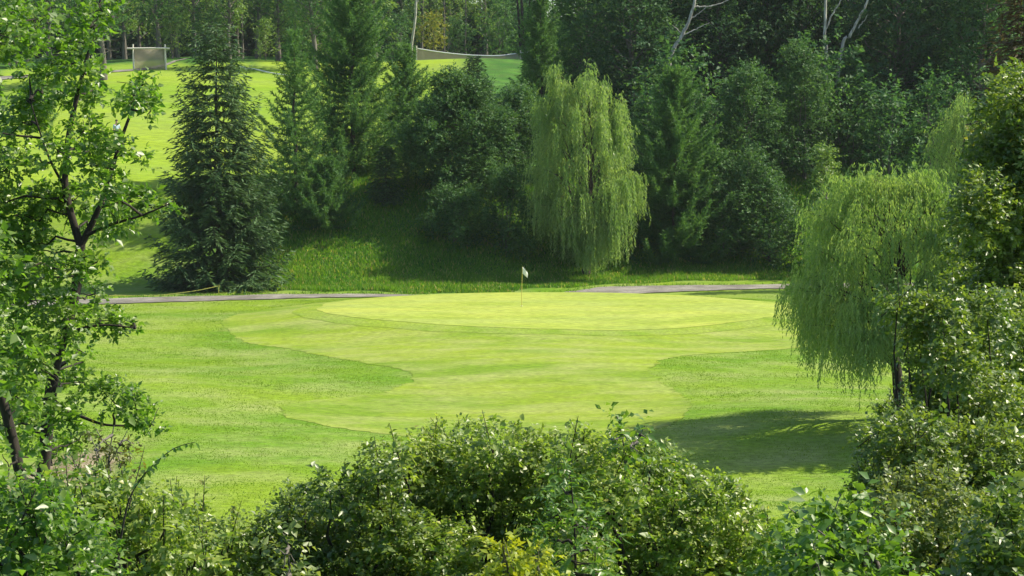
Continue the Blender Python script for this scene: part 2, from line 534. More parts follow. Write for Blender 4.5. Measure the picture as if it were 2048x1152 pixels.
grass('rough_grass', 300000, (-20, 26), (111, 136), bank, .12, .38, .05, M_grass)
M_verge = leaf_mat('verge_grass_blade', (.06, .17, .014), (.12, .24, .025), trans=.4, rough=.5, spec=.3, clump=.5, tboost=1.3)
grass('verge_grass', 60000, (-34, 22), (100, 116), lambda x, y: (np.abs(y - np.interp(x, pp[:, 0], pp[:, 1]) - np.interp(x, pp[:, 0], pp[:, 2]) - .55) < .5 + .3 * np.sin(x * 2)), .08, .22, .03, M_verge)

M_lawnblade = leaf_mat('lawn_grass_blade', (.12, .24, .014), (.21, .31, .025), trans=.4, rough=.5, spec=.25, clump=.25, tboost=1.15, tcol=(1.1, 1.1, .6))


def rough_lawn(x, y):
    px = 1024 + x / y * F
    jx = .12 * np.sin(y * 5) + rng.normal(0, .22, len(x))
    infw = (x > np.interp(y, D_, A_) + jx) & (x < np.interp(y, D_, B_) + jx) & (y > D_[0]) & (y < D_[-1])
    return ~infw & (px > 60) & (px < 1800) & (y < np.interp(x, pp[:, 0], pp[:, 1]) - 1.9)


grass('lawn_grass', 520000, (-26, 20), (46, 109), rough_lawn, .025, .065, .026, M_lawnblade)
M_fwblade = leaf_mat('fairway_grass_blade', (.17, .29, .016), (.25, .33, .03), trans=.4, rough=.5, spec=.25, clump=.25, tboost=1.1, tcol=(1.1, 1.1, .6))
grass('fairway_grass', 260000, (-16, 20), (60, 108), lambda x, y: ~rough_lawn(x, y) & (y < np.interp(x, pp[:, 0], pp[:, 1]) - 1.9) & (np.hypot((x - 2.1) / 12.6, (y - 98.8) / 9.0) > 1.02), .012, .028, .022, M_fwblade)

# ------------------------------------------------------------------ plant builders
def crown_obj(parent, arrs, mat, name='crown', blade=False, **kw):
    P, D, N, L, W = arrs
    V, Fq = (blade_mesh if blade else leaf_mesh)(P, D, N, L, W, **kw)
    return mesh_np(name, V, Fq, mat, parent)


def cat_arr(*A):
    return tuple(np.concatenate(x) for x in zip(*A))


def broadleaf(root, seed, h, base, R, n_lobes, k, leaf, mat, bark, trunk_r, prof=.75, lobe=(.15, .27), m=9, lean=(0, 0), multi=1, bare=0):
    """leafy tree in its own coordinates: trunk with limbs, crown of twigs clumped round the limb ends"""
    rng = np.random.default_rng(seed)
    lobes, paths = [], []
    stems = []
    for s in range(multi):
        tx, ty = (rng.normal(0, R * .25, 2) if multi > 1 else (0, 0))
        top = np.array((tx + lean[0] * h, ty + lean[1] * h, h * .95))
        st = bend((tx * .15, ty * .15, -.25), top, rng, 9, .012)
        stems.append(st)
        paths.append((st, trunk_r * (1.15 - np.linspace(0, 1, 9) ** .8 * 1.05) / multi ** .5 * np.where(np.arange(9) == 0, 1.35, 1)))
    n_lobes = int(n_lobes * 1.7); k = k * 1.25
    for i in range(n_lobes):
        f = (i + rng.uniform(.2, .8)) / n_lobes
        z = base + (h - base) * f
        w = R * (math.sin(math.pi * min(1, max(.06, (.12 + .88 * (f ** prof))))) ** .7)
        st = stems[i % multi]
        cx, cy = np.interp(z, st[:, 2], st[:, 0]), np.interp(z, st[:, 2], st[:, 1])
        ang = i * 2.399 + rng.uniform(-.5, .5); rr = w * rng.uniform(.35, .85)
        r = R * rng.uniform(*lobe)
        c = np.array((cx + rr * math.cos(ang), cy + rr * math.sin(ang), z))
        lobes.append((*c, r, r, r * rng.uniform(.6, .85)))
        zj = max(base * .7, z - rr * rng.uniform(.35, .9)); j = np.array((np.interp(zj, st[:, 2], st[:, 0]), np.interp(zj, st[:, 2], st[:, 1]), zj))
        paths.append((bend(j, c, rng, 5, .05), trunk_r * np.linspace(.34, .06, 5) / multi ** .5))
    for i in range(bare):
        z = rng.uniform(.15, .9) * base; ang = rng.uniform(0, 6.28)
        paths.append((bend((0, 0, z), (R * .4 * math.cos(ang), R * .4 * math.sin(ang), z + rng.uniform(-.2, .8)), rng, 5, .06), trunk_r * np.linspace(.16, .03, 5)))
    mesh_np('trunk', *tubes(paths, 7), bark, root, True)
    arr, O, A = lobe_sprays(rng, lobes, k, m, leaf * 4.2, leaf, leaf * .62)
    crown_obj(root, arr, mat)
    return root


def spruce(root, seed, h, R, mat, bark, step=.34, blade=(.30, .075), droop=.2, z0=.3, power=.8):
    rng = np.random.default_rng(seed)
    paths = [(bend((0, 0, -.3), (0, 0, h * .98), rng, 8, .004), np.linspace(.017 * h, .01, 8))]
    Ps, Ds, Ns = [], [], []
    z = z0
    while z < h * .985:
        f = z / h
        nb = 8 if f < .7 else 6
        a0 = rng.uniform(0, 6.28)
        for b in range(nb):
            az = a0 + b * 6.283 / nb + rng.normal(0, .22)
            Lb = R * (1 - f) ** power * (.72 + .28 * min(1, f / .1)) * rng.uniform(.72, 1.12) + .12
            dirh = np.array((math.cos(az), math.sin(az), 0))
            side = np.array((-math.sin(az), math.cos(az), 0))
            rise = .55 * f ** 1.5 - droop * (1 - f)
            s = np.linspace(0, 1, 9)
            bough = np.array((0, 0, z)) + dirh * (Lb * s)[:, None] + UP * (Lb * (rise * s - .16 * np.sin(np.pi * s) + .22 * s ** 3))[:, None]
            paths.append((bough, np.linspace(.028 * (1 - f) + .008, .005, 9)))
            nk = max(3, int(Lb / .16))
            for sd in (-1, 1):
                t = np.clip(np.linspace(.12, .98, nk) + rng.normal(0, .02, nk), .05, 1)
                root_p = np.stack([np.interp(t, s, bough[:, i]) for i in range(3)], 1)
                ln = Lb * .36 * (1.02 - t) ** .7 * rng.uniform(.7, 1.2, nk) + .12
                d = dirh * .7 + side * sd * .75 - UP * rng.uniform(.05, .5, nk)[:, None]
                d = norm(d + rng.normal(0, .12, (nk, 3)))
                for i in range(nk):
                    q = max(2, int(ln[i] / .11))
                    u = np.linspace(0, 1, q)
                    p = root_p[i] + d[i] * (ln[i] * u)[:, None]
                    p[:, 2] -= .12 * ln[i] * u ** 2
                    for _ in range(2):
                        Ps.append(p); Ds.append(d[i] + rng.normal(0, .24, (q, 3)) * np.array((1, 1, .6))); Ns.append(np.tile(UP, (q, 1)) + rng.normal(0, .5, (q, 3)))
        z += step * (1.05 - .45 * f) * rng.uniform(.8, 1.2)
    P, D, N = np.concatenate(Ps), np.concatenate(Ds), np.concatenate(Ns)
    n_ = len(P)
    mesh_np('trunk', *tubes(paths, 5), bark, root, True)
    crown_obj(root, (P, D, N, blade[0] * rng.uniform(.6, 1.2, n_), blade[1] * rng.uniform(.7, 1.3, n_)), mat, blade=True)
    return root


def larch(root, seed, h, R, mat, bark, step=.34, dens=1.5, blade=(.26, .05), z0=.4, power=.8):
    rng = np.random.default_rng(seed)
    paths = [(bend((0, 0, -.3), (0, 0, h), rng, 8, .006), np.linspace(.014 * h, .012, 8))]
    Ps, Ds = [], []
    z = z0
    while z < h * .985:
        f = z / h
        nb = 5
        a0 = rng.uniform(0, 6.28)
        for b in range(nb):
            az = a0 + b * 6.283 / nb + rng.normal(0, .35)
            Lb = R * (1 - f) ** power * rng.uniform(.55, 1.2) + .12
            dirh = np.array((math.cos(az), math.sin(az), 0)); side = np.array((-math.sin(az), math.cos(az), 0))
            s = np.linspace(0, 1, 10)
            rise = .2 + .4 * f
            bough = np.array((0, 0, z)) + dirh * (Lb * s)[:, None] + UP * (Lb * (rise * s - .3 * np.sin(np.pi * s * .9) * (1 - f) + .16 * s ** 3))[:, None]
            bough += side * (rng.normal(0, .08) * Lb * s ** 2)[:, None]
            paths.append((bough, np.linspace(.02 * (1 - f) + .006, .004, 10)))
            nk = max(4, int(Lb / .14 * dens))
            t = np.sort(rng.uniform(.08, 1, nk))
            rp = np.stack([np.interp(t, s, bough[:, i]) for i in range(3)], 1)
            sd = rng.choice((-1, 1), nk)[:, None]
            d = norm(dirh * .75 + side * sd * rng.uniform(.2, .9, nk)[:, None] + UP * rng.normal(.05, .3, nk)[:, None])
            ln = (Lb * .3 * (1.05 - t) + .16) * rng.uniform(.6, 1.3, nk)
            for i in range(nk):
                q = max(3, int(ln[i] / .07))
                p = rp[i] + d[i] * (ln[i] * np.linspace(0, 1, q))[:, None]
                p[:, 2] += .2 * ln[i] * np.linspace(0, 1, q) ** 2
                Ps.append(p); Ds.append(d[i] * .8 + UP * .35 + rng.normal(0, .75, (q, 3)))
            tt = rng.uniform(.05, 1, int(Lb / .016 * dens))
            p = np.stack([np.interp(tt, s, bough[:, i]) for i in range(3)], 1)
            Ps.append(p); Ds.append(dirh * .5 + UP * .4 + rng.normal(0, .8, (len(tt), 3)))
        z += step * (1.1 - .5 * f) * rng.uniform(.75, 1.25)
    P, D = np.concatenate(Ps), np.concatenate(Ds); n_ = len(P)
    mesh_np('trunk', *tubes(paths, 5), bark, root, True)
    crown_obj(root, (P, D, rng.normal(0, 1, (n_, 3)), blade[0] * rng.uniform(.6, 1.25, n_), blade[1] * rng.uniform(.7, 1.4, n_)), mat, blade=True)
    return root


def willow(root, seed, h, prof, n_cl, strands, leaf, mat, bark, trunk_r, ln=(1.4, 3.6), zmin=.8, gap=.085, base=.22, heads=None):
    """weeping willow: limbs arch out to clump heads, strands of narrow leaves hang from them"""
    rng = np.random.default_rng(seed)
    zs, rs = np.array(prof).T
    st = bend((0, 0, -.3), (0, 0, h * .62), rng, 7, .03)
    paths = [(st, trunk_r * np.linspace(1.15, .4, 7))]
    Ps, Ds, Ns = [], [], []
    for i in range(len(heads) if heads else n_cl):
        f = base + (1 - base) * ((i + rng.uniform(0, 1)) / n_cl) ** .85
        z = f * h
        Rz = np.interp(f, zs, rs)
        ang = i * 2.399 + rng.uniform(-.6, .6)
        rr = Rz * rng.uniform(.3, 1.0) ** .6 * (1 + .16 * math.sin(3 * ang + 6 * f) + .1 * math.sin(5 * ang - 9 * f))
        c = np.array((rr * math.cos(ang), rr * math.sin(ang), z))
        if heads:
            c = np.array(heads[i][:3]); z = c[2]; f = z / h
        jz = min(h * .6, max(h * .12, z * rng.uniform(.45, .7)))
        j = np.array((np.interp(jz, st[:, 2], st[:, 0]), np.interp(jz, st[:, 2], st[:, 1]), jz))
        limb = bend(j, c, rng, 7, .04, .16)
        paths.append((limb, trunk_r * np.linspace(.24, .02, 7)))
        out0 = norm(c - np.array((0, 0, c[2])) + 1e-6)
        ns = int(strands * rng.uniform(.5, 1.4)); lf = 1.35 - .75 * f
        for s in range(ns):
            Ls = rng.uniform(*ln) * rng.uniform(.6, 1.1) * lf
            if heads: Ls = heads[i][3] * rng.uniform(.45, 1.1)
            Ls = min(Ls, z - zmin * rng.uniform(.6, 1.8))
            if Ls < .4: continue
            p0 = limb[-1] + (limb[-3] - limb[-1]) * rng.uniform(0, 1.2) + rng.normal(0, .2, 3)
            o = norm(out0 * .7 + rng.normal(0, .75, 3) * np.array((1, 1, .3)))
            nL = max(4, int(Ls / gap))
            u = (np.arange(nL) + rng.uniform(0, 1)) * gap
            reach = rng.uniform(.2, .7)
            p = p0 + o * (reach * (1 - np.exp(-u / .55)))[:, None]
            p[:, 2] += .30 * np.minimum(u, .5) * reach - np.maximum(u - .22, 0) * (1 - .12 * np.exp(-u))
            p[:, :2] += rng.normal(0, .05, 2) * (u ** 1.3)[:, None]
            az = rng.uniform(0, 6.28, nL)
            sp = np.stack([np.cos(az), np.sin(az), np.zeros(nL)], 1)
            Ps.append(p); Ds.append(sp * .42 + o * .12 - UP * .9 + rng.normal(0, .12, (nL, 3))); Ns.append(np.stack([-np.sin(az), np.cos(az), np.zeros(nL)], 1) + rng.normal(0, .4, (nL, 3)))
    P, D, N = np.concatenate(Ps), np.concatenate(Ds), np.concatenate(Ns); n_ = len(P)
    mesh_np('trunk', *tubes(paths, 7), bark, root, True)
    crown_obj(root, (P, D, N, leaf[0] * rng.uniform(.65, 1.25, n_), leaf[1] * rng.uniform(.7, 1.3, n_)), mat, blade=True)
    return root


def px_lobes(spec, d, jit, rng):
    """photo-pixel blobs (px, py, r) at depth d -> lobes in world space"""
    out = []
    for s in spec:
        dd = d + rng.normal(0, jit)
        r = s[2] * d / F
        c = at(s[0], s[1], d); c = at(s[0], s[1], dd)
        out.append((*c, r, r * 1.15, r * .85))
    return out


def leafy(name, label, cat, spec, d, seed, leaf, mat, bark, k=18, jit=.5, stems=None, group=None, m=9, aspect=.62, inner=.42, up=.3, shoots=0, shoot_len=.6, base_px=None, crown='crown', stem='trunk', stem_r=.02, fold=.18, sl=3.2):
    """shrub or tree whose crown follows blobs read off the photo, rooted on the ground; returns the thing"""
    rng = np.random.default_rng(seed)
    lobes = px_lobes(spec, d, jit, rng)
    A = np.array(lobes)
    bx = np.average(A[:, 0]) if base_px is None else (base_px - 1024) / F * d
    b = np.array((bx, d, float(ground_z(bx, d))))
    root = thing(name, b, label, cat, group)
    arr, O, Ax = lobe_sprays(rng, [(*(np.array(q_[:3]) - b), *q_[3:]) for q_ in lobes], k * DENSE, m, leaf * sl, leaf, leaf * aspect, inner, up)
    paths = []
    if stems is None:
        nst = max(3, len(lobes) // 3)
        for q_ in lobes:
            c = np.array(q_[:3]) - b
            foot = np.array((rng.normal(0, .12), rng.normal(0, .12), 0)); foot[0] += np.clip(c[0] * .55, -2, 2)
            foot[2] = float(ground_z(foot[0] + b[0], foot[1] + b[1])) - b[2] - .1
            paths.append((bend(foot, c, rng, 7, .035), np.linspace(stem_r * 1.4, stem_r * .3, 7)))
    else:
        for pts, r0, r1 in stems:
            q_ = np.array([at(p[0], p[1], d + (p[2] if len(p) > 2 else 0)) for p in pts]) - b
            q_ = spline(q_, max(8, 5 * len(pts)))
            paths.append((q_, np.linspace(r0, r1, len(q_))))
        allp = np.concatenate([p for p, _ in paths])
        for q_ in lobes:   # twigs from the nearest limb to each clump
            c = np.array(q_[:3]) - b
            cand = allp[allp[:, 2] < c[2] + .05]
            if len(cand) == 0: cand = allp
            j = cand[np.argmin(np.linalg.norm(cand - c, axis=1) + .35 * np.abs(cand[:, 2] - c[2]))]
            paths.append((bend(j, c, rng, 6, .05), np.linspace(.016, .005, 6)))
            for _ in range(3):
                e = c + rng.normal(0, q_[3] * .6, 3)
                paths.append((bend(c, e, rng, 4, .06), np.linspace(.007, .003, 4)))
    if shoots:
        top = A[np.argsort(-A[:, 2])][:max(3, len(A) * 2 // 3)]
        s = top[rng.integers(0, len(top), shoots)]
        so = s[:, :3] + norm(rng.normal(0, 1, (shoots, 3)) * np.array((1, 1, .1)) + UP * .9) * s[:, 3:] * .8 - b
        sa = norm(rng.normal(0, .35, (shoots, 3)) + UP)
        sl = shoot_len * rng.uniform(.5, 1.2, shoots)
        arr = cat_arr(arr, sprays(rng, so, sa, 11, sl, leaf * .95, leaf * aspect * .95, droop=.05))
        for o_, a_, l_ in zip(so, sa, sl):
            paths.append((np.stack([o_ - a_ * .2, o_ + a_ * l_ * .5, o_ + a_ * l_]), np.array((.006, .004, .002))))
    mesh_np(stem, *tubes(paths, 6), bark, root, True)
    crown_obj(root, arr, mat, crown, fold=fold)
    return root


DENSE = 2.7
# ------------------------------------------------------------------ leaf colours
L_spruce = leaf_mat('spruce_needles', (.036, .09, .034), (.105, .19, .06), trans=.2, rough=.55, spec=.3, clump=.5, tboost=1.2)
L_larch = leaf_mat('larch_needles', (.05, .14, .045), (.11, .23, .06), trans=.4, rough=.55, spec=.25, clump=.4, tboost=1.3)
L_willow = leaf_mat('willow_leaves', (.135, .245, .07), (.29, .38, .14), trans=.5, rough=.42, spec=.4, clump=.5, tboost=1.4, tcol=(1.05, 1.1, .5))
L_willow2 = leaf_mat('willow_leaves_near', (.135, .245, .065), (.31, .40, .14), trans=.5, rough=.40, spec=.45, clump=.6, tboost=1.4, tcol=(1.05, 1.1, .5))
L_alder = leaf_mat('alder_leaves', (.026, .088, .032), (.095, .195, .052), trans=.34, rough=.55, spec=.25, clump=.5, tboost=1.4)
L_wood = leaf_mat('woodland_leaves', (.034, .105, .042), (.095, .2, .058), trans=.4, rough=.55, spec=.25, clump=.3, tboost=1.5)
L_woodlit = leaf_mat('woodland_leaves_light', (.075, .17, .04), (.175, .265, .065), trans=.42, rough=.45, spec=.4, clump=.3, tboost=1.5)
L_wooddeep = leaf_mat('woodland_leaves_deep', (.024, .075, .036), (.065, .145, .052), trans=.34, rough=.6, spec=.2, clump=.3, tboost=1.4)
L_gold = leaf_mat('yellowing_leaves', (.14, .18, .025), (.25, .26, .04), trans=.45, rough=.45, spec=.4, clump=1.0, tboost=1.3)
L_left = leaf_mat('near_tree_leaves', (.06, .135, .016), (.16, .24, .034), tcol=(.95, 1.15, .45), trans=.42, rough=.42, spec=.8, clump=2.2, tboost=1.9)
L_bush = leaf_mat('near_bush_leaves', (.085, .165, .022), (.28, .34, .065), tcol=(1.05, 1.15, .5), trans=.38, rough=.42, spec=.8, clump=1.4, tboost=1.8, odd=((.30, .30, .06), .02))
L_right = leaf_mat('right_tree_leaves', (.05, .115, .016), (.17, .24, .04), trans=.38, rough=.42, spec=.8, clump=1.4, tboost=1.8)
L_light = leaf_mat('pale_shrub_leaves', (.10, .16, .03), (.22, .27, .075), trans=.42, rough=.42, spec=.8, clump=1.4, tboost=1.5)
L_big = leaf_mat('broad_leaves', (.06, .15, .014), (.14, .25, .03), trans=.42, rough=.42, spec=.8, clump=1.4, tboost=1.6)
L_brown = leaf_mat('rusty_needles', (.07, .05, .03), (.13, .10, .06), trans=.2, rough=.6, spec=.2)

# ------------------------------------------------------------------ middle distance, left to right
g = gpt(440, 576)
spruce(thing('spruce_tree', g, 'big dark blue green spruce beside the path, standing alone before the upper lawn', 'tree'), 5, 15.6, 4.7, L_spruce, BARK_FIR, step=.66, blade=(.38, .08), power=.6, droop=.3, z0=1.0)

LARCH = 'larches on the grass bank'
g = gat(592, 123); larch(thing('larch_tree', g, 'feathery light green larch touching the right side of the dark spruce', 'tree', LARCH), 21, 11.8, 3.4, L_larch, BARK_FIR, step=.42, dens=1.1)
g = gat(706, 129); larch(thing('larch_tree', g, 'tallest broad larch in the middle of the larch clump', 'tree', LARCH), 22, 15.8, 4.6, L_larch, BARK_FIR, dens=1.4, power=.75)
g = gat(812, 133); larch(thing('larch_tree', g, 'shorter larch just left of the gap showing the netting fence', 'tree', LARCH), 23, 8.6, 3.3, L_larch, BARK_FIR, dens=1.5)
g = gat(650, 121.5); larch(thing('larch_tree', g, 'low spreading larch sapling at the foot of the larch clump', 'tree', LARCH), 24, 4.4, 3.1, L_larch, BARK_FIR, step=.28, dens=1.6)
g = gat(1080, 139); larch(thing('larch_tree', g, 'slim larch rising behind the left shoulder of the central weeping willow', 'tree', LARCH), 25, 12.5, 2.8, L_larch, BARK_FIR, dens=1.5)
g = gat(1348, 123.5); larch(thing('larch_tree', g, 'soft green larch right of the central weeping willow', 'tree', LARCH), 26, 12.3, 4.0, L_larch, BARK_FIR, dens=2.0, power=.6)
g = gat(80, 150); larch(thing('larch_tree', g, 'small pale larch on the upper lawn seen behind the near left tree', 'tree', LARCH), 27, 4.0, 1.7, L_larch, BARK_FIR, step=.3)

g = gat(948, 150); spruce(thing('spruce_tree', g, 'small dark spruce poking up in front of the netting fence', 'tree'), 8, 5.6, 2.1, L_spruce, BARK_FIR, step=.3)
g = gat(1068, 152); spruce(thing('spruce_tree', g, 'dark spruce behind the slim larch at the right end of the netting fence', 'tree'), 9, 7.0, 2.0, L_spruce, BARK_FIR, step=.32)
g = gat(772, 124); spruce(thing('spruce_tree', g, 'little blackish spruce between the larch clump and the rounded leafy tree', 'tree'), 10, 3.6, 1.2, L_spruce, BARK_FIR, step=.26)

t = thing('broadleaf_tree', gat(925, 125), 'rounded dark leafy tree between the larches and the central weeping willow', 'tree')
broadleaf(t, 31, 7.2, .1, 4.1, 46, 26, .15, L_alder, BARK_GREY, .16, prof=.7, multi=3)
t = thing('broadleaf_tree', gat(1010, 119.5), 'low dark leafy tree tucked left of the central weeping willow trunk', 'tree')
broadleaf(t, 32, 5.2, .1, 2.6, 26, 26, .15, L_alder, BARK_GREY, .09, prof=.6, multi=3)
t = thing('broadleaf_tree', gat(1030, 128.5), 'leafy tree filling the gap between the rounded dark tree and the central weeping willow', 'tree')
broadleaf(t, 34, 5.8, .1, 2.9, 32, 24, .15, L_alder, BARK_GREY, .12, prof=.65, multi=2)
t = thing('bush', gat(905, 120.2), 'low dark bush at the foot of the rounded dark leafy tree', 'bush')
broadleaf(t, 35, 3.2, .05, 2.4, 24, 24, .14, L_alder, BARK_GREY, .06, prof=.6, multi=3)
t = thing('bush', gat(815, 126), 'sunlit yellow green bush in the gap right of the larch clump', 'bush')
broadleaf(t, 33, 2.6, .1, 1.2, 16, 22, .13, L_woodlit, BARK_GREY, .05, prof=.6, multi=4)

def head_list(b, d, spec, seed):
    rng = np.random.default_rng(seed); out = []
    for px, py, dd, ln in spec:
        c = at(px, py, d) - b; c[1] = dd
        out.append((*c, ln))
        if dd < -.3 or rng.uniform() < .5:      # the far side, much the same
            c = at(px + rng.normal(0, 14), py + rng.normal(0, 10), d) - b; c[1] = abs(dd) * rng.uniform(.5, 1)
            out.append((*c, ln))
    return out


wc = [(1180, 124, 0, 1.5), (1165, 152, -1, 2.0), (1105, 137, 0, 1.7), (1130, 168, -1.2, 2.2), (1205, 168, -.8, 2.2), (1085, 202, -.6, 2.2), (1150, 215, -2, 2.4), (1200, 225, -2, 2.4), (1232, 217, -.5, 2.4),
      (1110, 252, -2.2, 2.4), (1248, 264, -.8, 2.2), (1170, 287, -2.8, 2.4), (1222, 302, -2.2, 2.2), (1078, 277, -1.2, 2.4), (1130, 322, -2.8, 2.6), (1264, 250, .4, 1.0), (1085, 337, -2, 2.2), (1066, 330, -.5, 2.4),
      (1252, 358, -2, 2.4), (1210, 362, -3, 4.2), (1230, 367, -2.6, 4.6), (1165, 392, -3.2, 2.8), (1120, 387, -3, 3.4), (1062, 392, -1, 2.4), (1078, 407, -1.6, 2.2), (1274, 352, 0, 2.2), (1245, 402, -2.4, 3.4), (1280, 402, .6, 1.8), (1148, 430, -2.8, 2.0), (1218, 440, -2.8, 2.6), (1180, 402, -2.4, 4.0), (1160, 380, -2, 4.4), (1196, 420, -2.6, 3.4), (1172, 430, -1.8, 3.6)]
wr = [(1682, 358, 0, 1.0), (1712, 338, -.5, 1.2), (1735, 348, -.8, 1.2), (1780, 352, -.6, 1.2), (1830, 342, -.3, 1.2), (1862, 341, 0, 1.2), (1900, 378, .2, 1.2), (1650, 398, 0, 1.3), (1690, 387, -1.5, 1.5), (1750, 392, -1.8, 1.5), (1810, 387, -1.8, 1.5), (1870, 392, -1.5, 1.5),
      (1632, 432, -.5, 1.5), (1672, 452, -2, 1.6), (1730, 457, -2.4, 1.6), (1790, 462, -2.4, 1.6), (1850, 457, -2.2, 1.6), (1910, 442, -1, 1.6), (1622, 492, -.6, 1.5), (1652, 522, -2, 1.7), (1712, 532, -2.6, 1.8), (1770, 542, -2.8, 1.8), (1830, 532, -2.6, 1.8), (1890, 522, -2, 1.8),
      (1578, 572, -.2, 1.5), (1594, 577, -.8, 1.9), (1622, 577, -1.6, 2.1), (1665, 592, -2.6, 2.5), (1720, 602, -3, 2.4), (1780, 592, -3, 1.6), (1840, 602, -2.6, 1.8), (1602, 642, -1.5, 2.0), (1642, 652, -2.4, 2.0), (1692, 662, -3, 1.8), (1730, 655, -3, 1.5), (1610, 424, .2, .7), (1600, 560, 0, 1.0)]
t = thing('willow_tree', gat(1172, 119), 'tall weeping willow in the centre, hanging over the bank behind the flag', 'tree')
willow(t, 41, 12.7, [(0, 2.8), (.2, 3.5), (.35, 3.8), (.55, 3.5), (.75, 3.0), (.9, 2.0), (1, .35)], 125, 70, (.20, .055), L_willow, BARK_FIR, .26, zmin=.35, heads=head_list(np.array(t.location), 119, wc, 1))

SHADE = 'leafy trees along the shaded right bank'
for (px, d, h, R, seed, lab) in ((1452, 124.5, 6.6, 2.9, 51, 'dark leafy bank tree right of the soft green larch'),
                                 (1545, 123.5, 5.4, 2.7, 52, 'dark low leafy tree at the right end of the shaded bank, beside the path'),
                                 (1500, 131, 8.5, 3.2, 53, 'medium leafy tree behind the shaded bank, below the pale bare trunks'),
                                 (1610, 133, 9.0, 3.0, 54, 'medium leafy tree behind the pointed yellow green tree'),
                                 (1385, 126, 5.0, 2.2, 55, 'low dark leafy tree at the foot of the soft green larch'),
                                 (1235, 124, 5.0, 2.4, 56, 'shaded leafy tree hidden behind the hanging strands of the central willow')):
    t = thing('broadleaf_tree', gat(px, d), lab, 'tree', SHADE)
    broadleaf(t, seed, h, .3, R, 30, 22, .16, L_alder, BARK_GREY, .11, prof=.65, multi=2)
t = thing('broadleaf_tree', gat(1652, 112), 'pointed yellow green young tree standing behind the near weeping willow', 'tree')
broadleaf(t, 57, 8.4, 1.0, 1.45, 26, 24, .13, L_woodlit, BARK_GREY, .09, prof=.95)

# weeping willows on the right
t = thing('willow_tree', gpt(1790, 836), 'broad weeping willow with bare dark trunk, beside its shadow on the lawn', 'tree')
willow(t, 42, 8.9, [(0, 2.6), (.25, 4.0), (.4, 4.1), (.6, 3.5), (.8, 3.1), (.95, 2.5), (1, 1.6)], 130, 68, (.145, .036), L_willow2, BARK_DARK, .2, zmin=.9, gap=.065, heads=head_list(np.array(t.location), float(t.location.y), wr, 2))
t = thing('willow_tree', gat(1935, 112), 'far weeping willow peeping out above the near one, at the right edge', 'tree')
willow(t, 43, 11.6, [(0, 2), (.3, 2.9), (.6, 2.9), (.85, 2.0), (1, .5)], 120, 30, (.16, .04), L_willow2, BARK_DARK, .16, ln=(.8, 2.6), zmin=1.0, gap=.08, base=.3)

t = thing('broadleaf_tree', gat(2000, 63), 'leafy lawn tree behind the dark bushes at right, shading the lawn beyond them', 'tree')
broadleaf(t, 58, 8.2, 1.0, 2.7, 34, 20, .12, L_right, BARK_DARK, .14, prof=.8)

# ------------------------------------------------------------------ woods behind
def proto_wood(name, cat, label, seed, **kw):
    t = thing(name, (0, 0, 0), label, cat)
    return broadleaf(t, seed, **kw)


first = {}


def wood(kind, px, d, s, label, group, rot=None, sz=1.0):
    """first use builds the kind, later uses copy it"""
    r = random.Random(px * 7 + int(d))
    loc = gat(px, d); rt = r.uniform(0, 6.28) if rot is None else rot
    sc_ = (s, s, s * sz)
    if kind not in first:
        nm, cat, seed, kw = KINDS[kind]
        t = proto_wood(nm, cat, label, seed, **kw); first[kind] = t
        t.location = loc; t.rotation_euler = (0, 0, rt); t.scale = sc_; t['group'] = group
        return t
    return copy_thing(first[kind], loc, rt, sc_, label, group)


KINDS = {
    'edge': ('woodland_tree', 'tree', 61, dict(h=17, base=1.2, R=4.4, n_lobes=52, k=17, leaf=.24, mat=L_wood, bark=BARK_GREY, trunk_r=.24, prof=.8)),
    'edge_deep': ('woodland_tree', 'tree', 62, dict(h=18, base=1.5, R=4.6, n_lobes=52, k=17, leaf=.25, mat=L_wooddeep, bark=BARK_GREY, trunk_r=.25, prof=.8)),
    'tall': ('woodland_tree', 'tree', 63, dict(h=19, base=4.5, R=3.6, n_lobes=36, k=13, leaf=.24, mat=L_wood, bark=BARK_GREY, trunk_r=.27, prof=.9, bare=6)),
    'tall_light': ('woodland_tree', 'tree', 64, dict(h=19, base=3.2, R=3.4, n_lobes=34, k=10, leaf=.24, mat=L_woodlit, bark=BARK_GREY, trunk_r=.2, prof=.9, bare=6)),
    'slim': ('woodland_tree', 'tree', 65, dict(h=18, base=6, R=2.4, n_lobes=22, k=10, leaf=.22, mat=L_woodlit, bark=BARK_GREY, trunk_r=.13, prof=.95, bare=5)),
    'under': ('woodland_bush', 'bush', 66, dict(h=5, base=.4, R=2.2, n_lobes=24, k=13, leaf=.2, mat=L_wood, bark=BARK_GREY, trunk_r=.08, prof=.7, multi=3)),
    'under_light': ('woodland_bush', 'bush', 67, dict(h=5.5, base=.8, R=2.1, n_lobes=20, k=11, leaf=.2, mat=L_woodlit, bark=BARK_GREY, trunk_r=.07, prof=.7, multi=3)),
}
WR = 'tall trees of the dark wood on the right'
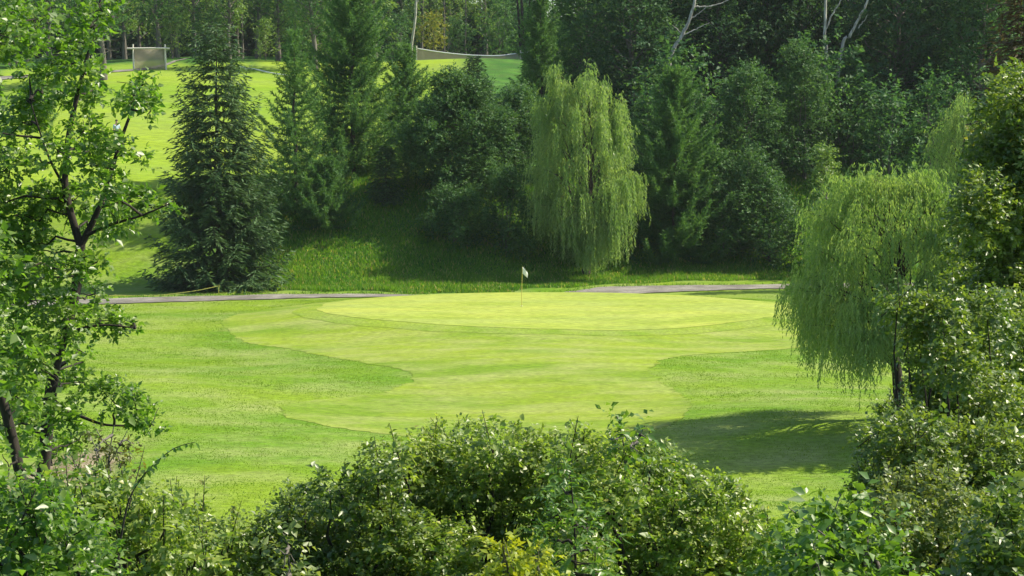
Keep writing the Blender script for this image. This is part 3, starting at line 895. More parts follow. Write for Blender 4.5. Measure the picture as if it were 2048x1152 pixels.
for k, px, d, s, lab in (
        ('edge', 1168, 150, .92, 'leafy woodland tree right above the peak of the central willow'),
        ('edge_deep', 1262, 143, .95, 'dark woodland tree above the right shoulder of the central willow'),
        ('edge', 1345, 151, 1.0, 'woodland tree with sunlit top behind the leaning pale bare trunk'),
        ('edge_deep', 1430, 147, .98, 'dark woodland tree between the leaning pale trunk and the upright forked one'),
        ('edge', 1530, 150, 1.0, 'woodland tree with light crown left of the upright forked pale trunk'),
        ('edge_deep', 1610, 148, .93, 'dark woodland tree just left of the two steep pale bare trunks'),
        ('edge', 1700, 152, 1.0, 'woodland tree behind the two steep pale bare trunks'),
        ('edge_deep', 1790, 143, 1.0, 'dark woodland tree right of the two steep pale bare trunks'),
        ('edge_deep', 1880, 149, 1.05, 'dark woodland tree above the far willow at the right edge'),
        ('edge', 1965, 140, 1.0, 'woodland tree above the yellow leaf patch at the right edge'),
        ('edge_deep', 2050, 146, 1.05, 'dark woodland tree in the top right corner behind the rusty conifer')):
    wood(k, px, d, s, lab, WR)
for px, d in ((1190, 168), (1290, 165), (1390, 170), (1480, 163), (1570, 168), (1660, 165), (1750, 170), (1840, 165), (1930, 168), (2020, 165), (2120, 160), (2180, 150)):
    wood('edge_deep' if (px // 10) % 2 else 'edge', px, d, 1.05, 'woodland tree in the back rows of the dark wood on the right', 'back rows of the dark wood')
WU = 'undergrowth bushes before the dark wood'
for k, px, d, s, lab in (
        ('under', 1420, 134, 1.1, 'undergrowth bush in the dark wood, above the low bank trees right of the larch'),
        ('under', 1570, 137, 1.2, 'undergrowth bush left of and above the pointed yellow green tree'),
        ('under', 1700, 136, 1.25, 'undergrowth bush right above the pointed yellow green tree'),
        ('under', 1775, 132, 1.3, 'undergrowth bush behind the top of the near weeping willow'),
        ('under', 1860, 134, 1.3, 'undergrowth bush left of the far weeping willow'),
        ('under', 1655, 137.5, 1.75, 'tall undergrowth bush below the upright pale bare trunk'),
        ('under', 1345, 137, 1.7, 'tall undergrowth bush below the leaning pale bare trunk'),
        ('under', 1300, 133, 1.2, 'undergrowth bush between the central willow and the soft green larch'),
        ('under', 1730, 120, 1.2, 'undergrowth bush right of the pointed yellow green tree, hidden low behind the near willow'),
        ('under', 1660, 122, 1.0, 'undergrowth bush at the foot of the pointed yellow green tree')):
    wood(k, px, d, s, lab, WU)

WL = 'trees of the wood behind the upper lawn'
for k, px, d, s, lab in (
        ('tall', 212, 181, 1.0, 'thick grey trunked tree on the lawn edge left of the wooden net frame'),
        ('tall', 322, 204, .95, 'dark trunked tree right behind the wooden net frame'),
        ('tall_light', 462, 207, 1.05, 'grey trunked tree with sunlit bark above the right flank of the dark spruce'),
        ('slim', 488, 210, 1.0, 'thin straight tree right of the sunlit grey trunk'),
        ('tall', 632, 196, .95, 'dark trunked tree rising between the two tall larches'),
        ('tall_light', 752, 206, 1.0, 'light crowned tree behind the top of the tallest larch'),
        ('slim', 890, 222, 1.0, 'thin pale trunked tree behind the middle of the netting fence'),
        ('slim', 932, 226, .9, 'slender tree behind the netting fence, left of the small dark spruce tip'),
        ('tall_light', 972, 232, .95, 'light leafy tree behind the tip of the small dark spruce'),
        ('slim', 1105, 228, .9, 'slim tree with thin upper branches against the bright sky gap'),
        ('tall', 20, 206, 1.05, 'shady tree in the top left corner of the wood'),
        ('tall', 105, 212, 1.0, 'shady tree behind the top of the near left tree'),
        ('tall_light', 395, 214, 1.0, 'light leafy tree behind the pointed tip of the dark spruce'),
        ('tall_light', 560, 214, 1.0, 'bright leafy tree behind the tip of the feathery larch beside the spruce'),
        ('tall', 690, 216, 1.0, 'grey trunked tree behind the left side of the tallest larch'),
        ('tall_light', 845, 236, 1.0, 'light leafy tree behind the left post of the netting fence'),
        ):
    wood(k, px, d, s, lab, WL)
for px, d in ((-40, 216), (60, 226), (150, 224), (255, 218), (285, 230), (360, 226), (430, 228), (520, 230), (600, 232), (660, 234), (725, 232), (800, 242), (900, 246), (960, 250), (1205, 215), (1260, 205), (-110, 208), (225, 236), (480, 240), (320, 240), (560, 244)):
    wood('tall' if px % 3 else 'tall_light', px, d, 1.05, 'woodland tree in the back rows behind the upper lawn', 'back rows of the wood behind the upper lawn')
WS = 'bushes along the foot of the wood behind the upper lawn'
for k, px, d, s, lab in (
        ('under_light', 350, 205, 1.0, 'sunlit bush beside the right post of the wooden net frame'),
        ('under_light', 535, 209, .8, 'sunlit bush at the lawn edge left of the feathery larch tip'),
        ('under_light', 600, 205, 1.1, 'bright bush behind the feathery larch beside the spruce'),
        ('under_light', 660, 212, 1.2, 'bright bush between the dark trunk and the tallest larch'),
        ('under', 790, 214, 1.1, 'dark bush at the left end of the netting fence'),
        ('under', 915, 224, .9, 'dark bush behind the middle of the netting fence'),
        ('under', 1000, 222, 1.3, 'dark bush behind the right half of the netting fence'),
        ('under', 1060, 216, 1.2, 'bush at the foot of the dark multiple stems'),
        ('under_light', 1130, 205, 1.4, 'light bush under the bright sky gap'),
        ('under', 40, 200, .9, 'shady bush at the left end of the pale upper path'),
        ('under', 420, 210, 1.0, 'shady bush behind the neck of the dark spruce'),
        ('under', 1200, 180, 1.5, 'dark bush behind the brown netting left of the dark wood')):
    wood(k, px, d, s, lab, WS)
t = thing('woodland_bush', gat(868, 214), 'yellowing bush behind the left half of the netting fence', 'bush', WS)
broadleaf(t, 71, 5.2, 1.6, 2.3, 20, 11, .2, L_gold, BARK_GREY, .07, prof=.6, multi=2)

# far wood that closes the view: one mass
def far_mass():
    rng = np.random.default_rng(77)
    n_ = 170000
    x = rng.uniform(-95, 120, n_); y = rng.uniform(246, 300, n_)
    px = 1024 + x / y * F
    topz = 30 + 4 * np.sin(x * .21) + 3 * np.sin(x * .57 + 1)
    gap = np.exp(-((px - 1120) / 80) ** 2)
    z = ground_z(x, y) + rng.uniform(0, 1, n_) * np.maximum(5, topz - ground_z(x, y) - 17 * gap)
    keep = rng.uniform(0, 1, n_) > .15 + .4 * (np.sin(x * .5 + z * .4) * np.sin(z * .6 - y * .3))
    P = np.stack([x, y, z], 1)[keep]; m = len(P)
    D = rng.normal(0, 1, (m, 3)); D[:, 2] -= .2
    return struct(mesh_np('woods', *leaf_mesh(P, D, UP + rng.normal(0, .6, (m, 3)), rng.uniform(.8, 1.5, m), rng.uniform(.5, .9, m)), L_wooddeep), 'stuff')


far_mass()

# pale bare trunks in the dark wood, dark stems by the sky gap
def bare(name, label, stems, d, bark, group=None):
    rng = np.random.default_rng(len(label))
    p0 = stems[0][0][0]
    b = gat(p0[0], d)
    root = thing(name, b, label, 'tree', group)
    paths = []
    for pts, r0, r1 in stems:
        q_ = np.array([(b if p == 'g' else at(p[0], p[1], d)) for p in pts]) - b
        q_ = spline(q_, 5 * len(pts)); q_ += rng.normal(0, .02, q_.shape)
        paths.append((q_, np.linspace(r0, r1, len(q_))))
    mesh_np('trunk', *tubes(paths, 7), bark, root, True)
    return root


PB = 'pale bare trunks in the dark wood'
bare('bare_tree', 'pale bare leaning trunk with side branches, leftmost of the bare trunks in the dark wood', [([(1325, 330), (1338, 130), (1362, 75), (1378, 40), (1392, -10), (1400, -80)], .17, .08), ([(1388, 14), (1415, 13), (1440, 8), (1462, -4)], .06, .03), ([(1380, 38), (1400, 25), (1415, 12)], .05, .02), ([(1368, 70), (1392, 58), (1420, 45)], .05, .02), ([(1362, 66), (1352, 56), (1345, 50)], .04, .02)], 139.8, BARK_PALE, PB)
bare('bare_tree', 'pale bare upright trunk forking near its top, middle of the bare trunks', [([(1653, 330), (1652, 110), (1649, 80), (1651, 30), (1652, -50)], .15, .09), ([(1652, 58), (1664, 30), (1678, 8), (1692, -20)], .07, .03)], 139.3, BARK_PALE, PB)
bare('bare_tree', 'pale bare trunk slanting right, rightmost of the bare trunks in the dark wood', [([(1655, 330), (1683, 102), (1700, 72), (1716, 40), (1734, 4), (1752, -40)], .14, .07), ([(1717, 55), (1728, 42), (1736, 28)], .05, .02)], 139.6, BARK_PALE, PB)
bare('bare_tree', 'cluster of dark slender stems before the sky gap, right of the small dark spruce', [([(1044, 130), (1046, 60), (1043, 0), (1040, -60)], .2, .1), ([(1046, 125), (1054, 50), (1062, -10), (1066, -60)], .16, .08), ([(1042, 125), (1038, 50), (1034, -10), (1033, -60)], .15, .08), ([(1056, 40), (1072, 0), (1086, -40)], .08, .04)], 214, BARK_DARK)
bare('bare_tree', 'thin pale leaning trunk rising beside the left post of the netting fence', [([(822, 140), (824, 85), (830, 40), (834, -40)], .17, .12), ([(834, 8), (840, -20), (846, -50)], .05, .03)], 203, BARK_PALE)

# rusty conifer at the right edge
g = gat(2046, 62)
spruce(thing('conifer_tree', g, 'rusty brown conifer at the right edge above the near bushes', 'tree'), 14, 17, 2.4, L_brown, BARK_FIR, step=.5, power=.6)

# ------------------------------------------------------------------ golf things
WHITE = plain_mat('flag_cloth', (.8, .8, .78), .7, .05)
YELLOW = plain_mat('painted_pole', (.55, .48, .10), .4, .1)
b = gpt(1043.5, 615.5, 60, 112)
t = thing('golf_flag', b, 'small white flag on a thin yellow pole standing in the putting green', 'flag')
mesh_np('pole', *tubes([(np.array(((0, 0, -.05), (0, 0, 1), (.03, 0, 2.14))), .016)], 8), YELLOW, t, True)
u, v = np.meshgrid(np.linspace(0, 1, 12), np.linspace(0, 1, 8), indexing='ij')
fx = .03 + u * .26 + .02 * np.sin(v * 3); fz = 2.13 - v * (.36 - .06 * u) - u ** 1.2 * .30; fy = .05 * np.sin(u * 7 + v * 2) * u
q = (np.arange(11)[:, None] * 8 + np.arange(7)[None]).ravel()
fl = mesh_np('flag_cloth', np.stack([fx, fy, fz], -1).reshape(-1, 3), np.stack([q, q + 8, q + 9, q + 1], -1), WHITE, t, True)
md = fl.modifiers.new('thick', 'SOLIDIFY'); md.thickness = .004
# rim of the hole
mesh_np('hole_cup', *tubes([(np.array(((0, 0, .088), (0, 0, .096))), np.array((.062, .054)))], 16), WHITE, t, True)


def boxv(c, s):
    c = np.array(c); s = np.array(s) / 2
    v = np.array([(x, y, z) for x in (-1, 1) for y in (-1, 1) for z in (-1, 1)]) * s + c
    f = np.array([(0, 1, 3, 2), (4, 6, 7, 5), (0, 4, 5, 1), (2, 3, 7, 6), (0, 2, 6, 4), (1, 5, 7, 3)])
    return v, f


WOOD = bark_mat('weathered_wood', (.52, .49, .42), (.72, .69, .61), 9, .3)
NET = plain_mat('net_mesh', (.38, .37, .30), .9, .12, 1.5, trans=.42)
nn_, nl_ = NET.node_tree.nodes, NET.node_tree.links
tl_ = nn_.new('ShaderNodeBsdfTranslucent'); tl_.inputs['Color'].default_value = (.5, .44, .33, 1)
m1_ = nn_.new('ShaderNodeMixShader'); m1_.inputs[0].default_value = .5
m2_ = [k for k in nn_ if k.type == 'MIX_SHADER' and k != m1_][0]
nl_.new(nn_['Principled BSDF'].outputs[0], m1_.inputs[1]); nl_.new(tl_.outputs[0], m1_.inputs[2]); nl_.new(m1_.outputs[0], m2_.inputs[1])
M_cable = plain_mat('net_cable', (.8, .82, .82), .5, .05)
b = gpt(302, 139, 120, 260)
d = float(b[1])
t = thing('net_screen', b, 'wooden post frame hung with a brown net screen at the top of the upper lawn', 'screen')
pl, pr = at(268, 139, d) - b, at(332, 137, d) - b
zt = (at(300, 97, d) - b)[2]
for p, hh in ((pl, zt + .42), (pr, zt + .42)):
    zb = float(ground_z(b[0] + p[0], d)) - b[2] - .2
    mesh_np('post', *tubes([(np.array(((p[0], 0, zb), (p[0] - .04, 0, (zb + hh) / 2), (p[0] - .06, 0, hh))), np.array((.095, .09, .085)))], 8), WOOD, t, True)
mesh_np('crossbar', *tubes([(np.array(((pl[0] - .62, -.17, zt), (0, -.17, zt + .03), (pr[0] + .45, -.17, zt))), .085)], 8), WOOD, t, True)
zb = float(ground_z(b[0], d)) - b[2] + .02
mesh_np('net', *boxv(((pl[0] + pr[0]) / 2, .02, (zt + zb) / 2), (pr[0] - pl[0] - .2, .02, zt - zb)), NET, t)

# long netting fence
def net_fence():
    ds = 205.0
    pts = [(833, 97, 126), (870, 103, 125), (910, 108, 124), (950, 111, 124), (1000, 111.5, 130), (1040, 106, 145), (1062, 104, 150), (1110, 98, 150), (1140, 88, 150), (1160, 85, 150)]
    b = gat(833, ds)
    t = thing('net_fence', b, 'long sagging net fence with a pale top cable behind the upper lawn', 'fence')
    top = spline(np.array([at(p[0], p[1], ds) for p in pts]) - b, 60)
    bot = top.copy(); bot[:, 2] = np.minimum(ground_z(top[:, 0] + b[0], top[:, 1] + b[1]) - b[2], top[:, 2] - .9)
    V = np.concatenate([top, bot, top + np.array((0, .02, 0)), bot + np.array((0, .02, 0))]); m = len(top)
    q = np.arange(m - 1)
    mesh_np('net', V, np.concatenate([np.stack([q, q + 1, q + 1 + m, q + m], -1), np.stack([q + 2 * m + 1, q + 2 * m, q + 3 * m, q + 3 * m + 1], -1)]), NET, t)
    mesh_np('cable', *tubes([(top + np.array((0, -.03, .02)), .06)], 6), M_cable, t, True)
    for i in (0, 33, 50, 59):
        mesh_np('post', *tubes([(np.array((bot[i] - UP * .3, top[i] + UP * .3)) + np.array((0, -.12, 0)), .07)], 8), WOOD, t, True)


net_fence()

# yellow rope by the path with its stake
ROPE = plain_mat('rope', (.48, .46, .10), .7, .1)
b = gpt(437, 590, 60, 118)
b[2] = float(ground_z(b[0], b[1]))
t = thing('rope_barrier', b, 'slack yellow rope tied to a thin stake beside the cart path, below the dark spruce', 'rope')
dd = b[1]
tp = at(437.5, 571, dd) - b
mesh_np('stake', *tubes([(np.array(((0, 0, -.2), tp * .6, tp + np.array((.02, 0, .04)))), .018)], 6), YELLOW, t, True)
rp = []
for px, py, f in ((437, 572, 0), (400, 580, -.4), (360, 586, -.8), (320, 590.5, -1.2), (280, 592, -1.6), (230, 591, -2.0), (214, 593, -2.2), (190, 596, -2.4)):
    q_ = at(px, py, dd + f * .5); q_[2] = max(q_[2], float(ground_z(q_[0], q_[1])) + .03); rp.append(q_ - b)
mesh_np('rope', *tubes([(spline(np.array(rp), 40), .022)], 6), ROPE, t, True)
# its low second stake
q_ = rp[5]
mesh_np('stake', *tubes([(np.array(((q_[0], q_[1] + .03, float(ground_z(b[0] + q_[0], b[1] + q_[1])) - b[2] - .15), (q_[0], q_[1] + .03, q_[2] + .05))), .018)], 6), YELLOW, t, True)

# white rope over the upper lawn
pts = [(470, 131), (490, 137), (515, 142), (548, 149.5), (580, 153)]
b = gpt(515, 144, 120, 260)
t = tag(mesh_np('rope', *tubes([(spline(np.array([gpt(p[0], p[1], 120, 260) + UP * .12 for p in pts]) - b, 30), .06)], 6), M_cable), 'white rope lying across the crest of the upper lawn right of the dark spruce', 'rope')
t.location = b

# person on the upper lawn, mostly hidden by the near left tree
def person():
    b = gpt(234, 287, 100, 220)
    t = thing('person', b, 'person in pale blue shirt standing on the upper lawn behind the near left tree', 'person', rot=.5)
    skin = plain_mat('skin', (.45, .28, .2), .6, .05); shirt = plain_mat('shirt', (.42, .55, .68), .8, .06); trou = plain_mat('trousers', (.03, .035, .05), .8, .1); hair = plain_mat('hair', (.03, .02, .015), .7, .1)
    P = [(0, 0, .95), (0, .01, 1.15), (0, .01, 1.40), (0, .02, 1.50), (0, 0, 1.60), (0, -.01, 1.72),
         (.10, 0, .9), (.11, -.03, .5), (.12, .02, .09), (.13, -.13, .04), (-.10, 0, .9), (-.12, -.02, .5), (-.13, .03, .09), (-.15, -.12, .04),
         (.19, .02, 1.38), (.24, .03, 1.10), (.20, -.16, .92), (.17, -.22, .86), (-.19, .02, 1.38), (-.25, .02, 1.10), (-.18, -.18, .93), (-.14, -.23, .87)]
    R = [.15, .14, .16, .065, .095, .085, .10, .07, .05, .04, .10, .07, .05, .04, .07, .05, .035, .035, .07, .05, .035, .035]
    E = [(0, 1), (1, 2), (2, 3), (3, 4), (4, 5), (0, 6), (6, 7), (7, 8), (8, 9), (0, 10), (10, 11), (11, 12), (12, 13), (2, 14), (14, 15), (15, 16), (16, 17), (2, 18), (18, 19), (19, 20), (20, 21)]

    def skinned(name, ids, grow, mat):
        mp = {i: k for k, i in enumerate(ids)}
        me = bpy.data.meshes.new(name); me.from_pydata([P[i] for i in ids], [(mp[a], mp[b_]) for a, b_ in E if a in mp and b_ in mp], [])
        me.materials.append(mat)
        o = bpy.data.objects.new(name, me); col.objects.link(o); o.parent = t
        s = o.modifiers.new('skin', 'SKIN')
        for k, i in enumerate(ids):
            me.skin_vertices[0].data[k].radius = (R[i] * grow, R[i] * grow)
        me.skin_vertices[0].data[0].use_root = True
        o.modifiers.new('sub', 'SUBSURF').levels = 2; o.modifiers['sub'].render_levels = 2
        return o
    skinned('body', list(range(22)), 1, skin)
    skinned('shirt', [0, 1, 2, 14, 15, 18, 19], 1.14, shirt)
    skinned('trousers', [0, 6, 7, 8, 10, 11, 12], 1.16, trou)
    me = bpy.data.meshes.new('hair'); import bmesh
    bm = bmesh.new(); bmesh.ops.create_icosphere(bm, subdivisions=3, radius=.108)
    for v in list(bm.verts):
        if v.co.z < -.02 and v.co.y < .03: bm.verts.remove(v)
    for v in bm.verts: v.co += Vector((0, .01, 1.69))
    bm.to_mesh(me); bm.free(); me.materials.append(hair)
    o = bpy.data.objects.new('hair', me); col.objects.link(o); o.parent = t


person()

# ------------------------------------------------------------------ near left tree
left_spec = [(180, 55, 42), (205, 22, 32), (160, 100, 40), (125, 128, 42), (172, 150, 42), (60, 150, 28), (95, 170, 38), (150, 200, 38), (192, 190, 24), (45, 245, 50), (20, 330, 55), (60, 200, 38), (115, 300, 42),
             (168, 262, 40), (190, 330, 34), (270, 190, 34), (293, 168, 26), (250, 212, 26), (302, 218, 22), (232, 290, 34), (282, 312, 22), (205, 300, 34), (100, 400, 55), (30, 430, 60), (212, 372, 40), (255, 400, 45), (305, 412, 30), (340, 408, 15),
             (190, 450, 46), (80, 500, 58), (20, 545, 60), (140, 540, 48), (196, 520, 24), (60, 600, 66), (125, 640, 58), (190, 588, 24), (202, 642, 36), (243, 650, 28), (266, 655, 14), (20, 690, 60), (75, 720, 58), (158, 700, 24),
             (30, 790, 56), (160, 765, 44), (222, 790, 44), (272, 818, 42), (303, 848, 24), (125, 832, 42), (60, 850, 40), (158, 880, 30), (115, 900, 30), (10, 610, 60), (45, 480, 50), (150, 400, 35), (235, 440, 35), (-30, 400, 60), (-40, 560, 70), (-40, 720, 70), (-30, 850, 60), (-40, 280, 60)]
left_spec = [(p[0], p[1], p[2] * .86) for p in left_spec]
leafy('broadleaf_tree', 'near left tree with slim dark forking trunks and loose glossy leaves', 'tree', left_spec, 20, 101, .069, L_left, BARK_DARK, k=17, jit=.6, sl=1.7, base_px=75, inner=.1, aspect=.6, m=6, stems=[
    ([(78, 1020), (88, 930), (100, 800), (112, 720), (132, 660), (155, 560), (161, 490)], .075, .055),
    ([(161, 492), (140, 420), (130, 360), (136, 280), (150, 210), (170, 130), (190, 60), (204, -20)], .045, .012),
    ([(161, 492), (185, 445), (202, 405), (222, 345), (242, 280), (262, 225), (282, 170)], .04, .010),
    ([(175, 470, -.1), (220, 450, -.2), (280, 432, -.3), (338, 408, -.3)], .022, .008),
    ([(130, 668), (170, 655), (215, 650), (268, 656)], .022, .007),
    ([(105, 800), (130, 820, -.2), (160, 832, -.2), (215, 850, -.3), (300, 850, -.3)], .03, .008),
    ([(133, 380), (105, 330), (85, 280), (60, 200)], .018, .006)])
left2 = [(0, 30, 45), (45, 20, 42), (80, 45, 30), (20, 75, 38), (60, 90, 26), (-40, 60, 60), (-20, 130, 30), (-60, 200, 60)]
leafy('broadleaf_tree', 'pale leafy branch end hanging in at the top left corner', 'tree', left2, 24, 102, .085, L_left, BARK_DARK, k=17, jit=.5, base_px=-110, stems=[
    ([(-110, 900), (-105, 500), (-80, 200), (-30, 90), (40, 40)], .10, .02), ([(-80, 200), (-60, 110), (0, 30)], .04, .01)])
left3 = [(62, 905, 26), (18, 935, 34), (30, 880, 26), (100, 965, 26), (70, 985, 30), (-10, 700, 60), (-40, 620, 60), (20, 830, 50), (-60, 760, 70), (10, 760, 50), (-70, 520, 80)]
leafy('broadleaf_tree', 'leaning thick dark trunk at the left edge, left of the slimmer forking tree', 'tree', left3, 18.5, 103, .084, L_left, BARK_DARK, k=8, jit=.5, base_px=50, stems=[
    ([(54, 1035), (44, 970), (28, 890), (8, 810), (-14, 740), (-36, 660), (-70, 520)], .062, .036)])

# ------------------------------------------------------------------ near bushes along the bottom
BL = 'near bushes at the lower left'
leafy('bush', 'glossy bush with large leaves in the bottom left corner', 'bush', [(20, 1060, 55), (80, 1040, 42), (130, 1075, 50), (40, 1120, 70), (120, 1135, 60), (190, 1110, 45), (20, 1180, 80), (170, 1180, 60), (-30, 1040, 60)], 11.5, 111, .06, L_left, BARK_DARK, k=18, jit=.3, group=BL, shoots=14, shoot_len=.3)
leafy('bush', 'light green bush at the foot of the near left tree', 'bush', [(150, 1005, 38), (205, 985, 40), (240, 1010, 46), (290, 1025, 42), (215, 1045, 50), (275, 1075, 50), (330, 1060, 42), (320, 1115, 60), (240, 1130, 60), (250, 1180, 70), (110, 1000, 35)], 14.5, 112, .062, L_bush, BARK_DARK, k=19, jit=.4, group=BL, shoots=16, shoot_len=.35)
leafy('bush', 'leafy bush between the left bush and the big central one', 'bush', [(360, 1050, 34), (405, 1062, 34), (450, 1075, 34), (380, 1105, 46), (440, 1120, 48), (490, 1100, 36), (400, 1160, 60), (480, 1165, 60)], 15.0, 113, .06, L_bush, BARK_DARK, k=19, jit=.35, group=BL, shoots=12, shoot_len=.35)
leafy('sapling', 'thin twiggy sapling with sparse small brownish leaves before the lawn, lower left', 'sapling', [(205, 880, 26), (232, 905, 26), (192, 905, 20), (222, 940, 28), (250, 880, 18), (200, 950, 22), (245, 960, 26)], 17, 114, .05, leaf_mat('brownish_leaves', (.06, .09, .02), (.14, .13, .04), trans=.35, rough=.4), BARK_GREY, k=5, jit=.2, m=7, stems=[
    ([(212, 1030), (214, 960), (220, 900), (228, 850)], .014, .004), ([(215, 950), (195, 905), (180, 870)], .007, .003), ([(216, 930), (240, 890), (255, 860)], .007, .003)], base_px=212)


def arching():
    rng = np.random.default_rng(5)
    d = 13.5
    b = gat(232, d)
    t = thing('sapling', b, 'long arching shoot with hanging broad leaves reaching over the lawn', 'sapling')
    pts = spline(np.array([at(p[0], p[1], d) for p in ((236, 1110), (255, 1010), (280, 960), (312, 925), (350, 896), (390, 884))]) - b, 30)
    pts = np.concatenate([[np.array((0, 0, -.1))], pts])
    mesh_np('trunk', *tubes([(pts, np.linspace(.009, .002, len(pts)))], 6), BARK_DARK, t, True)
    n_ = 30
    s = np.linspace(.35, 1, n_)
    P = np.stack([np.interp(s, np.linspace(0, 1, len(pts)), pts[:, i]) for i in range(3)], 1)
    sg = np.where(np.arange(n_) % 2, 1, -1)[:, None]
    D = np.array((.25, -.2, -.5)) + sg * np.array((.25, .5, .2)) + rng.normal(0, .6, (n_, 3))
    crown_obj(t, (P, D, rng.normal(0, .7, (n_, 3)) + np.array((.1, -.5, .6)), rng.uniform(.03, .09, n_), rng.uniform(.022, .05, n_)), L_big)


arching()

BC = 'big central bush parts'
c_dy = 12
c_spec_l = [(520, 1085, 40), (560, 1040, 40), (610, 1010, 44), (660, 975, 42), (540, 1125, 50), (600, 1080, 60), (665, 1045, 60), (715, 985, 50), (730, 1060, 65), (640, 1130, 65), (720, 1140, 70), (790, 1120, 70), (570, 1170, 60), (780, 1045, 60), (800, 975, 50), (755, 930, 34)]
c_spec_m = [(790, 905, 30), (830, 905, 40), (880, 885, 40), (935, 880, 42), (990, 878, 40), (1045, 885, 42), (1095, 900, 40), (850, 955, 55), (920, 945, 60), (1000, 945, 60), (1070, 955, 55), (870, 1020, 65), (950, 1015, 65), (1040, 1020, 65), (880, 1100, 70), (970, 1095, 70), (1060, 1095, 70), (900, 1170, 70), (1010, 1170, 70), (830, 1160, 60)]
c_spec_r = [(1150, 895, 40), (1200, 905, 40), (1250, 915, 44), (1300, 920, 42), (1340, 935, 38), (1390, 965, 40), (1435, 990, 40), (1475, 1020, 38), (1510, 1055, 38), (1530, 1100, 40), (1140, 960, 55), (1210, 970, 58), (1290, 985, 60), (1370, 1020, 55), (1430, 1060, 55), (1140, 1040, 65), (1230, 1050, 65), (1320, 1070, 65), (1400, 1110, 65), (1480, 1120, 55), (1150, 1130, 70), (1260, 1140, 70), (1350, 1160, 70), (1470, 1170, 60)]
leafy('bush', 'dark glossy left part of the large bush at the bottom centre', 'bush', [(p[0], p[1] + c_dy, p[2]) for p in c_spec_l], 15.6, 121, .048, L_right, BARK_DARK, k=22, jit=.4, group=BC, shoots=14, shoot_len=.2)
leafy('bush', 'highest middle part of the large bush at the bottom centre', 'bush', [(p[0], p[1] + c_dy, p[2]) for p in c_spec_m], 16.3, 122, .048, L_bush, BARK_DARK, k=22, jit=.45, group=BC, shoots=18, shoot_len=.2)
leafy('bush', 'right part of the large bush, sloping down towards the broad leaved plant', 'bush', [(p[0], p[1] + c_dy, p[2]) for p in c_spec_r], 15.8, 123, .048, L_bush, BARK_DARK, k=22, jit=.45, group=BC, shoots=24, shoot_len=.22)
leafy('sapling', 'upright leafy shoot standing above the right part of the large central bush', 'sapling', [(1236, 838, 12), (1245, 868, 20), (1225, 880, 16), (1262, 890, 24), (1240, 905, 26), (1280, 868, 12)], 15.2, 124, .062, L_big, BARK_GREY, k=8, jit=.1, m=6, stems=[([(1250, 1010), (1250, 930), (1244, 870), (1232, 828)], .01, .003), ([(1250, 930), (1270, 890), (1290, 850)], .006, .003)], base_px=1252)
leafy('sapling', 'bright yellow green maple sapling at the bottom edge, centre', 'sapling', [(1005, 1090, 22), (1012, 1120, 26), (1035, 1105, 20), (1050, 1135, 28), (1070, 1110, 18), (1005, 1150, 28), (1065, 1160, 30), (1030, 1180, 30)], 13.2, 125, .055, leaf_mat('maple_leaves_yellow', (.22, .30, .02), (.34, .38, .035), trans=.45, rough=.45, clump=2, tboost=1.3), BARK_GREY, k=13, jit=.12, shoots=4, shoot_len=.15)
leafy('sapling', 'feathery leaved green sapling on the front of the large central bush', 'sapling', [(1140, 950, 24), (1130, 985, 28), (1160, 1010, 30), (1120, 1030, 30), (1170, 1060, 34), (1110, 1080, 34), (1190, 1100, 34), (1140, 1120, 40), (1180, 1150, 40), (1100, 1140, 36)], 13.8, 126, .06, L_big, BARK_DARK, k=13, jit=.15, m=13, aspect=.34, stems=[([(1152, 1200), (1150, 1080), (1145, 1000), (1140, 935)], .012, .004)], base_px=1152)
leafy('sapling', 'pale green sapling with drooping leaves at the bottom, left of the large central bush', 'sapling', [(575, 1085, 16), (570, 1110, 20), (590, 1130, 20), (575, 1150, 26), (555, 1165, 20)], 12.6, 127, .055, L_light, BARK_GREY, k=10, jit=.1, stems=[([(578, 1220), (580, 1150), (575, 1080)], .009, .003)], base_px=578)

# ------------------------------------------------------------------ right edge trees and bushes
r1 = [(2042, 330, 60), (2045, 215, 46), (2012, 440, 60), (2035, 560, 70), (2010, 700, 60), (2045, 160, 34), (2032, 195, 48), (1995, 235, 42), (2045, 270, 70), (1990, 310, 46), (2035, 390, 70), (1972, 390, 44), (1950, 445, 46), (2020, 490, 74), (1962, 520, 56), (1942, 575, 48), (2030, 600, 80), (1990, 650, 66), (2080, 200, 70), (2090, 330, 80), (2090, 480, 90), (2100, 640, 90), (1930, 630, 40), (1960, 690, 50), (2040, 720, 80), (2000, 760, 70), (1965, 340, 30), (2070, 780, 90)]
leafy('broadleaf_tree', 'tall dark leafy tree filling the right edge above the near bushes', 'tree', r1, 25, 131, .07, L_right, BARK_DARK, k=24, jit=.8, base_px=2060, stems=[([(2060, 1020), (2055, 800), (2050, 600), (2040, 400), (2040, 240), (2046, 150)], .11, .02), ([(2050, 600), (2000, 500), (1950, 440)], .04, .01), ([(2055, 720), (1990, 640), (1935, 580)], .04, .01)])
leafy('broadleaf_tree', 'young tree with a patch of yellow leaves behind the dark tree at the right edge', 'tree', [(1962, 290, 14), (1950, 282, 9), (1970, 300, 11)], 27, 132, .07, L_gold, BARK_GREY, k=16, jit=.05, base_px=2000, stems=[([(2000, 800), (1990, 500), (1970, 340), (1960, 290)], .03, .006)])
r2 = [(1795, 612, 26), (1812, 635, 30), (1850, 640, 40), (1885, 630, 38), (1925, 660, 48), (1850, 695, 48), (1838, 690, 28), (1905, 725, 52), (1955, 720, 52), (1850, 745, 34), (1890, 790, 58), (1960, 800, 66), (1858, 800, 36), (1850, 845, 36), (2020, 830, 70), (1910, 850, 60), (1975, 640, 50)]
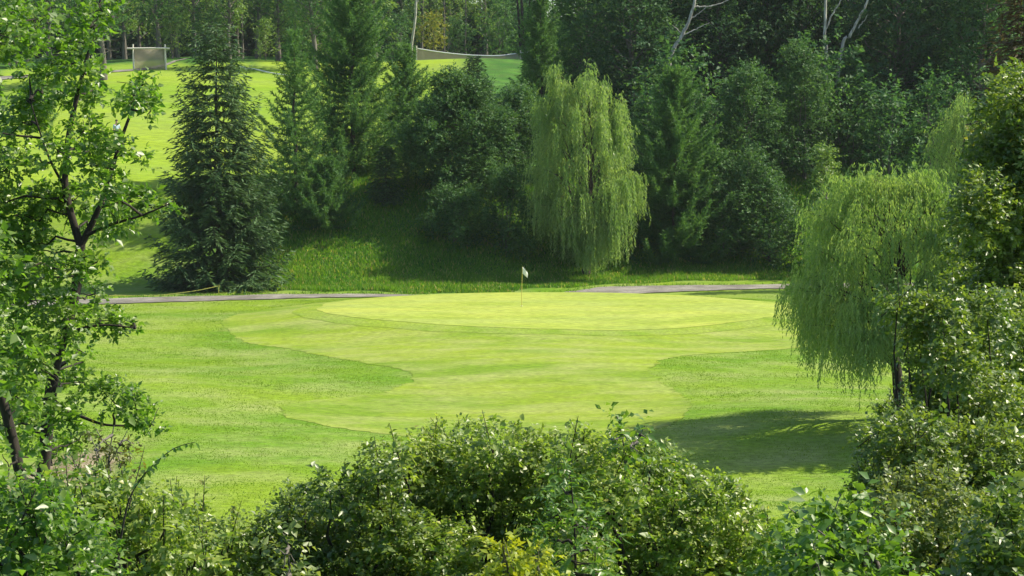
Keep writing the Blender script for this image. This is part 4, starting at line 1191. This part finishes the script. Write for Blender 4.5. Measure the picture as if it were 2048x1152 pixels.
leafy('bush', 'bright round leaved bush overlapping the trunk of the near weeping willow', 'bush', r2, 20.5, 133, .056, L_right, BARK_DARK, k=21, jit=.5, base_px=1940, shoots=22, shoot_len=.35, aspect=.75)
r3 = [(1790, 840, 36), (1770, 890, 46), (1752, 940, 40), (1738, 985, 30), (1742, 1020, 24), (1830, 880, 54), (1900, 900, 66), (1975, 920, 76), (1820, 945, 56), (1785, 990, 46), (1890, 985, 70), (2040, 960, 80), (1980, 1010, 80), (1830, 1010, 50), (2050, 1060, 80)]
leafy('bush', 'dense dark bush below the bright round leaved bush at right', 'bush', r3, 18.5, 134, .055, L_right, BARK_DARK, k=22, jit=.5, base_px=1900, shoots=24, shoot_len=.35)
r4 = [(1785, 1000, 40), (1830, 985, 42), (1880, 1000, 56), (1800, 1050, 50), (1860, 1070, 66), (1935, 1050, 60), (1790, 1105, 46), (1850, 1140, 66), (1930, 1130, 70), (1820, 1180, 60), (1990, 1110, 60)]
leafy('bush', 'pale small leaved bush in front of the dark one, lower right', 'bush', r4, 14.8, 135, .044, L_light, BARK_DARK, k=21, jit=.35, shoots=24, shoot_len=.28)
r5 = [(1590, 1100, 32), (1620, 1060, 34), (1660, 1045, 32), (1700, 1050, 34), (1735, 1070, 34), (1560, 1140, 36), (1630, 1110, 50), (1690, 1105, 50), (1745, 1120, 42), (1600, 1160, 50), (1680, 1165, 60), (1755, 1170, 50)]
leafy('bush', 'lush plant with broad drooping leaves between the central bush and the pale one', 'bush', r5, 13.0, 136, .085, L_big, BARK_GREY, k=19, jit=.25, aspect=.62, m=7, shoots=8, shoot_len=.25)
r6 = [(2010, 1060, 60), (2050, 1120, 70), (1990, 1150, 60), (2060, 1040, 60), (2030, 1180, 70), (1960, 1170, 40)]
leafy('bush', 'shady bush in the bottom right corner', 'bush', r6, 12.0, 137, .06, L_right, BARK_DARK, k=20, jit=.3, shoots=6, shoot_len=.25)

# undergrowth covering the near bank
def undergrowth():
    rng = np.random.default_rng(9)
    n_ = 26000
    x = rng.uniform(-14, 14, n_); y = rng.uniform(18.5, 27, n_)
    px = 1024 + x / y * F
    keep = (np.abs(px - 1024) < 1500) & (np.abs(np.hypot((x + 6.4) / 2.0, (y - 28) / 5.0)) > .9)
    x, y = x[keep], y[keep]; m = len(x)
    O = np.stack([x, y, ground_z(x, y) + rng.uniform(0, .25, m)], 1)
    arr = sprays(rng, O, UP + rng.normal(0, .6, (m, 3)), 5, rng.uniform(.1, .3, m), .06, .03)
    return struct(mesh_np('undergrowth', *leaf_mesh(*arr), L_bush), 'stuff')


undergrowth()


# the air between here and the far wood
hm = bpy.data.materials.new('haze_air'); hm.use_nodes = True
hn = hm.node_tree.nodes; hn.remove(hn['Principled BSDF'])
pv = hn.new('ShaderNodeVolumePrincipled'); pv.inputs['Color'].default_value = (.86, .93, 1, 1)
pv.inputs['Density'].default_value = .0001; pv.inputs['Anisotropy'].default_value = .2
hm.node_tree.links.new(pv.outputs[0], hn['Material Output'].inputs['Volume'])
hv, hf = boxv((0, 440, 27), (840, 960, 57))
hz = struct(mesh_np('haze', hv, hf, hm), 'stuff')
